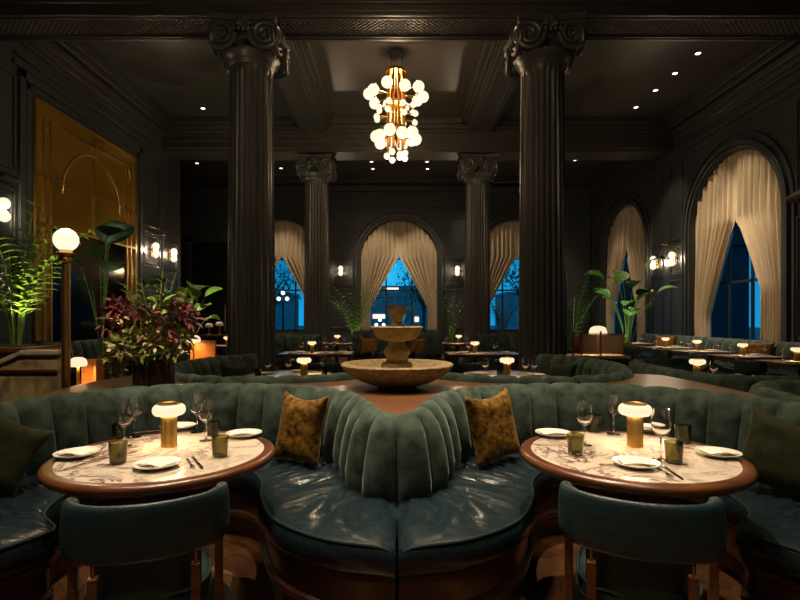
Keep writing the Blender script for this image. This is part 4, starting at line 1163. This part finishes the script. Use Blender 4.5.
set_table(1.25, 5.95, (at(507, 0, 5.72)[0], 5.72), [(-.28, .05), (.05, .3), (.33, -.12), (-.2, -.33)], [(-.27, -.22), (.16, -.30), (.28, -.22)], 'the round table behind the right rear banquette', [(-.12, -.3), (.36, .1)])
round_table('round table beyond the right ledge with a lit lamp and two glasses', 3.68, 5.5, .52)
set_table(3.68, 5.5, (3.22, 5.52), [(.1, -.3), (.2, .25)], [(-.42, -.20), (-.26, .24)], 'the round table beyond the right ledge', [(-.2, -.38)])
CT = [(-1.5, 9.7, 1.35, .8, at(312, 0, 9.7)[0], 'the long table behind the fountain, left and nearer'), (1.6, 9.6, 1.35, .8, at(475, 0, 9.6)[0], 'the long table behind the fountain, right and nearer'),
      (-1.55, 13.25, 1.2, .6, at(337, 0, 13.2)[0], 'the far table by the left rear column'), (1.55, 13.25, 1.2, .6, at(459, 0, 13.2)[0], 'the far table by the right rear column')]
for x, y, wx, wy, lx, nm in CT:
    rect_table('rectangular marble dining table, '+nm[4:], x, y, wx, wy)
    set_table(x, y, (lx, y), [(-.45, -.2), (.4, -.2), (-.35, .16), (.45, .16)], [(-.28, -.12), (.2, -.15), (.3, .1)], nm)
rect_table('marble dining table beside the wall banquette and the amber glass screen', -4.6, 8.85, .8, .8)
for a, b in ((.2, -.25), (.25, .25)):
    place(PLATE, (-4.6+a, 8.85+b, ZT), 0, 'white plate on the table beside the amber glass screen', group='plates on the amber screen table')
rf = thing('bud_vase', 'single round red bloom in a slim vase before the amber glass screen', 'flower', (-4.88, 9.1, ZT))
mb = MB(); mb.lathe([(0, 0), (.03, 0), (.032, .06), (.012, .12), (.014, .14), (0, .14)], 20); mb.build('vase', SMOKE, rf)
mb = MB(); mb.tube([(0, 0, .1), (0, 0, .24)], .004, 5); mb.build('stem', STEM, rf)
mb = MB()
for k in range(40):
    th, ph = random.uniform(0, 2*pi), random.uniform(-.4, 1.5); leaf(mb, (0, 0, .255), (cos(th)*cos(ph), sin(th)*cos(ph), sin(ph)), .07, .045, .1, n=3)
mb.sphere((0, 0, .265), .045, 14, 10); mb.build('bloom', REDG, rf)
rect_table('small table in the far left behind the lamp-lit wooden cabinet', -4.2, 12.3, .75, .6)
place(LAMP, (at(227, 0, 12.2)[0], 12.2, ZT), 0, 'lit brass mushroom lamp on the small far table beside the left column')
WN = ['the side wall table furthest from the camera', 'the side wall table below the amber brown cushion', 'the side wall table in the middle of the row', 'the side wall table in front of the mustard cushion', 'the side wall table nearest the right edge of the picture']
for (px, Y), nm in zip([(628, 13.4), (665.5, 11.55), (697, 10.25), (742.6, 8.95), (797, 7.7)], WN):
    x = 6.05
    rect_table('rectangular marble table, '+nm[4:], x, Y, .95, .78)
    set_table(x, Y, (at(px, 0, Y)[0], Y), [(-.28, -.2), (.28, .12)], [(-.12, .22), (.22, -.2)], nm)

# chairs around them
CH = [((-.97, 6.85, 0), pi-.15, 'barrel chair facing the camera at the round table behind the left rear banquette'), ((.98, 6.85, 0), pi+.15, 'barrel chair facing the camera at the round table behind the right rear banquette'),
      ((-.50, 9.5, 0), pi/2, 'barrel chair between the fountain and the nearer left long table'), ((.58, 9.4, 0), -pi/2, 'barrel chair between the fountain and the nearer right long table'),
      ((-2.5, 9.75, 0), -pi/2, 'barrel chair at the outer end of the nearer left long table'), ((2.6, 9.65, 0), pi/2, 'barrel chair at the outer end of the nearer right long table'),
      ((-3.85, 8.85, 0), pi/2, 'barrel chair at the table beside the amber glass screen'), ((-4.6, 8.05, 0), 0, 'barrel chair in front of the table beside the amber glass screen')]
for Y, nm in zip((13.4, 11.55, 10.25, 8.95, 7.7), WN): CH.append(((5.38, Y, 0), -pi/2, 'barrel chair at '+nm))
for lc, rz, lb in CH: place(CHAIR, lc, rz, lb, 'barrel chairs', scale=(.9, .9, 1))

# ------------------------------------------------------------------ service stations
def dome_lamp(label, loc, r, h, lit=True):
    t = thing('dome_lamp', label, 'table lamp', loc)
    mb = MB(); mb.lathe([(0, 0), (.06, 0), (.06, .012), (.016, .02), (.014, h), (0, h)], 24); mb.build('stem', BRASS, t, smooth=40)
    mb = MB(); mb.lathe([(0, h-.01), (r*.9, h-.01), (r, h+r*.12), (r*.97, h+r*.45), (r*.8, h+r*.78), (r*.5, h+r*.96), (0, h+r*1.02)], 32); mb.build('shade', SHADE if lit else CERAMIC, t, smooth=60)
    if lit: light('lamp_downlight', 'AREA', (0, 0, h-.016), 3.0, (1, .6, .26), t, .16)
    return t
sx0, sx1, sy = at(569, 0, 9.0)[0], at(627, 0, 9.0)[0], 9.0
ss = thing('service_station', 'service counter with ribbed glass screens in brass frames by the right column', 'service counter', ((sx0+sx1)/2, 9.2, 0))
hw = (sx1-sx0)/2
mb = MB(); mb.box(-hw, hw, -.25, .35, 0, .70); mb.build('cabinet', WOOD, ss, smooth=0, bevel=.01)
mb = MB(); mb.box(-hw-.02, hw+.02, -.28, .38, .70, .745); mb.build('marble_top', MARBLE, ss, smooth=0, bevel=.006)
xs = [at(p, 0, sy)[0]-(sx0+sx1)/2 for p in (573, 581, 601, 624)]
for i, x in enumerate(xs):
    mb = MB(); mb.box(x-.012, x+.012, -.20, -.176, .745, 1.15); mb.sphere((x, -.188, 1.16), .018, 10, 8); mb.build('brass_post', BRASS, ss, smooth=40)
for i in range(3):
    a, b = xs[i]+.014, xs[i+1]-.014; n = max(4, int((b-a)/.016))
    rows = [[(a+(b-a)*k/(n*4), -.186+.006*sin(2*pi*k/4)+o, z) for o, z in ((0, .79), (0, 1.12), (-.006, 1.12), (-.006, .79))] for k in range(n*4+1)]
    mb = MB(); mb.grid(rows, wv=True, capu=True); mb.build('glass_panel', PINKG if i == 0 else RIB, ss, smooth=60)
    mb = MB(); mb.box(a, b, -.194, -.18, 1.122, 1.135); mb.box(a, b, -.194, -.18, .775, .788); mb.build('brass_rail', BRASS, ss, smooth=0)
dome_lamp('lit white dome lamp above the ribbed glass screens beside the right column', (at(598, 0, 9.3)[0], 9.3, .747), .155, .36)
s2 = thing('wooden_stand', 'small amber wood stand lit by a lamp, behind the brass lamp post', 'stand', (-3.31, 5.4, 0))
mb = MB(); mb.box(-.12, .12, -.22, .22, 0, .66); mb.box(-.12, .12, .19, .22, .66, .96); mb.box(.09, .12, .06, .19, .66, .96); mb.build('body', AMBERW, s2, smooth=0, bevel=.006)
mb = MB(); mb.box(-.13, .13, -.24, .185, .66, .685); mb.build('marble_top', MARBLE, s2, smooth=0, bevel=.004)
dome_lamp('lit white dome lamp on the amber wood stand behind the brass lamp post', (at(78, 0, 5.30)[0], 5.30, .687), .085, .23)
s3 = thing('wooden_cabinet', 'lamp-lit reddish wooden cabinet left of the fluted column', 'cabinet', (-3.86, 10.1, 0))
mb = MB(); mb.box(-.26, .24, -.22, .22, 0, .55); mb.box(-.26, .24, .16, .22, .55, .96); mb.build('body', AMBERW, s3, smooth=0, bevel=.006)
mb = MB(); mb.box(-.28, .26, -.24, .155, .55, .575); mb.build('top', MARBLE, s3, smooth=0, bevel=.004)
dome_lamp('lit white dome lamp on the reddish wooden cabinet left of the fluted column', (-3.98, 10.08, .577), .13, .36)
s4 = thing('console_table', 'dark narrow console in the far left recess carrying two unlit dome lamps', 'console', (-4.75, 13.35, 0))
mb = MB(); mb.box(-.35, .35, -.15, .15, .93, .97); mb.build('top', WOOD, s4, smooth=0, bevel=.004)
for x in (-.32, .32):
    mb = MB(); mb.box(x-.02, x+.02, -.12, .12, 0, .93); mb.build('leg', BLACK, s4, smooth=0)
dome_lamp('unlit dome lamp on the far left console, nearer the wall', (-4.87, 13.35, .972), .10, .2, False)
dome_lamp('unlit dome lamp on the far left console, nearer the column', (-4.60, 13.35, .972), .10, .24, False)

# ------------------------------------------------------------------ street outside
mb = MB(); mb.box(-60, 60, YB+WT, 110, -.35, -.25); mb.box(XR+WT, 60, -20, YB+WT, -.35, -.25)
o = mb.build('street_ground', ASPHALT, smooth=0); structure(o)
def building(label, x0, x1, y0, y1, h, mat, wins):
    b = thing('building', label, 'building', ((x0+x1)/2, (y0+y1)/2, -.25))
    cx, cy = (x0+x1)/2, (y0+y1)/2
    mb = MB(); mb.box(x0-cx, x1-cx, y0-cy, y1-cy, 0, h)
    mb.box(x0-cx-.1, x1-cx+.1, y0-cy-.1, y1-cy+.1, 4.2, 4.5)
    mb.build('facade', mat, b, smooth=0)
    for wx, wz, w, hh, lit in wins:
        mb = MB(); mb.box(wx-cx-w/2, wx-cx+w/2, y0-cy-.06, y0-cy+.01, wz, wz+hh); mb.build('window', LITWIN if lit else NEONB, b, smooth=0)
    return b
building('building across the street seen through the middle end wall window', -9, 8, 62, 70, 5.6, FACADE, [(-2.2, 1.6, 1.5, .5, 1), (.2, .8, 1.6, 1.8, 0), (2.4, 1.2, .5, .6, 1), (-5, .6, 1.6, 1.5, 0), (5, .8, 1.4, 1.5, 0), (-.6, 5.0, 1.6, .35, 1)])
building('dark building seen through the end wall window left of the fountain', -34, -12, 55, 62, 4.4, FACADE, [(-14, .7, 1.5, 1.5, 0), (-17, .8, 1.2, 1.3, 1), (-20, .8, 2, 1.2, 0)])
building('dark building seen through the end wall window right of the fountain', 12, 34, 55, 62, 4.4, FACADE, [(14, .7, 1.5, 1.5, 1), (16, .6, 1.4, 1.3, 0), (18, .8, 1.0, 1.3, 0)])
building('dark navy building outside the large arched side window', 8.7, 12.0, 17.97, 30, 14, NAVY, [])
def tree(label, x, y, h, seed):
    rnd = random.Random(seed); t = thing('street_tree', label, 'tree', (x, y, -.25)); mb = MB(); fb = MB()
    mb.tube([(0, 0, 0), (.1, 0, h*.4), (0, .1, h*.75)], [.16, .12, .06], 8)
    for k in range(9):
        a = rnd.uniform(0, 2*pi); e = Vector((cos(a)*h*.28, sin(a)*h*.28, h*rnd.uniform(.6, 1)))
        mb.tube([(0, 0, h*.4+k*.1), e], [.05, .015], 6)
        for i in range(70):
            v = Vector((rnd.gauss(0, .5), rnd.gauss(0, .5), rnd.gauss(0, .5))); leaf(fb, e+v, (rnd.uniform(-1, 1), rnd.uniform(-1, 1), rnd.uniform(-.8, .4)), .28, .12, .4, n=3)
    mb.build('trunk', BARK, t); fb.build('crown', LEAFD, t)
tree('street tree outside the end wall window left of the fountain', -8.3, 34, 5.2, 1); tree('street tree outside the middle end wall window', 1.9, 38, 5.0, 2)
tree('street tree outside the end wall window right of the fountain', 8.2, 33, 5.4, 3)
def street_lamp(label, x, y, h):
    t = thing('street_lamp', label, 'street lamp', (x, y, -.25))
    mb = MB(); mb.tube([(0, 0, 0), (0, 0, h)], .06, 8); mb.build('pole', BLACK, t)
    for sx in (-.22, .0, .22):
        mb = MB(); mb.sphere((sx, 0, h+(.45 if sx == 0 else .15)), .10, 14, 10); mb.build('globe', STREETL, t)
    mb = MB(); mb.tube([(-.22, 0, h), (.22, 0, h)], .03, 6); mb.tube([(0, 0, h), (0, 0, h+.3)], .03, 6); mb.build('bracket', BLACK, t)
street_lamp('three globe street lamp outside the end wall window left of the fountain', -5.9, 26.5, 2.5)
street_lamp('street lamp glowing low in the middle end wall window', -1.0, 30, 1.1)
street_lamp('street lamp glowing in the end wall window right of the fountain', 7.8, 28, 2.0)

# ------------------------------------------------------------------ world, camera, view
w = bpy.data.worlds.new('dusk'); SC.world = w; w.use_nodes = True
nt = w.node_tree; bg = nt.nodes['Background']
tc = N(nt, 'ShaderNodeTexCoord'); nz = N(nt, 'ShaderNodeTexNoise', Scale=5.0, Detail=6.0)
nt.links.new(tc.outputs['Generated'], nz.inputs['Vector'])
r = ramp(nt, [(.3, (.003, .10, .22)), (.55, (.005, .18, .38)), (.75, (.015, .28, .50))])
nt.links.new(nz.outputs['Fac'], r.inputs['Fac']); nt.links.new(r.outputs['Color'], bg.inputs['Color'])
bg.inputs['Strength'].default_value = 1.0

cam = bpy.data.cameras.new('camera'); co = bpy.data.objects.new('camera', cam); COL.objects.link(co)
co.location = (0, 0, EYE); co.rotation_euler = (pi/2, 0, 0)
cam.sensor_width = 36; cam.lens = 36*F/800; cam.clip_start = .05; cam.clip_end = 300
cam.shift_x = (400-VX)/800; cam.shift_y = (VY-300)/800
SC.camera = co
vs = SC.view_settings
SC.display_settings.display_device = 'sRGB'
vs.view_transform = 'Standard'; vs.look = 'None'; vs.gamma = 1; vs.exposure = 1.0; vs.use_curve_mapping = False
SC.cycles.use_denoising = True
SC.cycles.denoising_prefilter = 'ACCURATE'
SC.cycles.light_sampling_threshold = 0.0
SC.cycles.sample_clamp_indirect = 4.0
SC.cycles.max_bounces = 8; SC.cycles.transparent_max_bounces = 8; SC.cycles.transmission_bounces = 8
SC.cycles.blur_glossy = .5
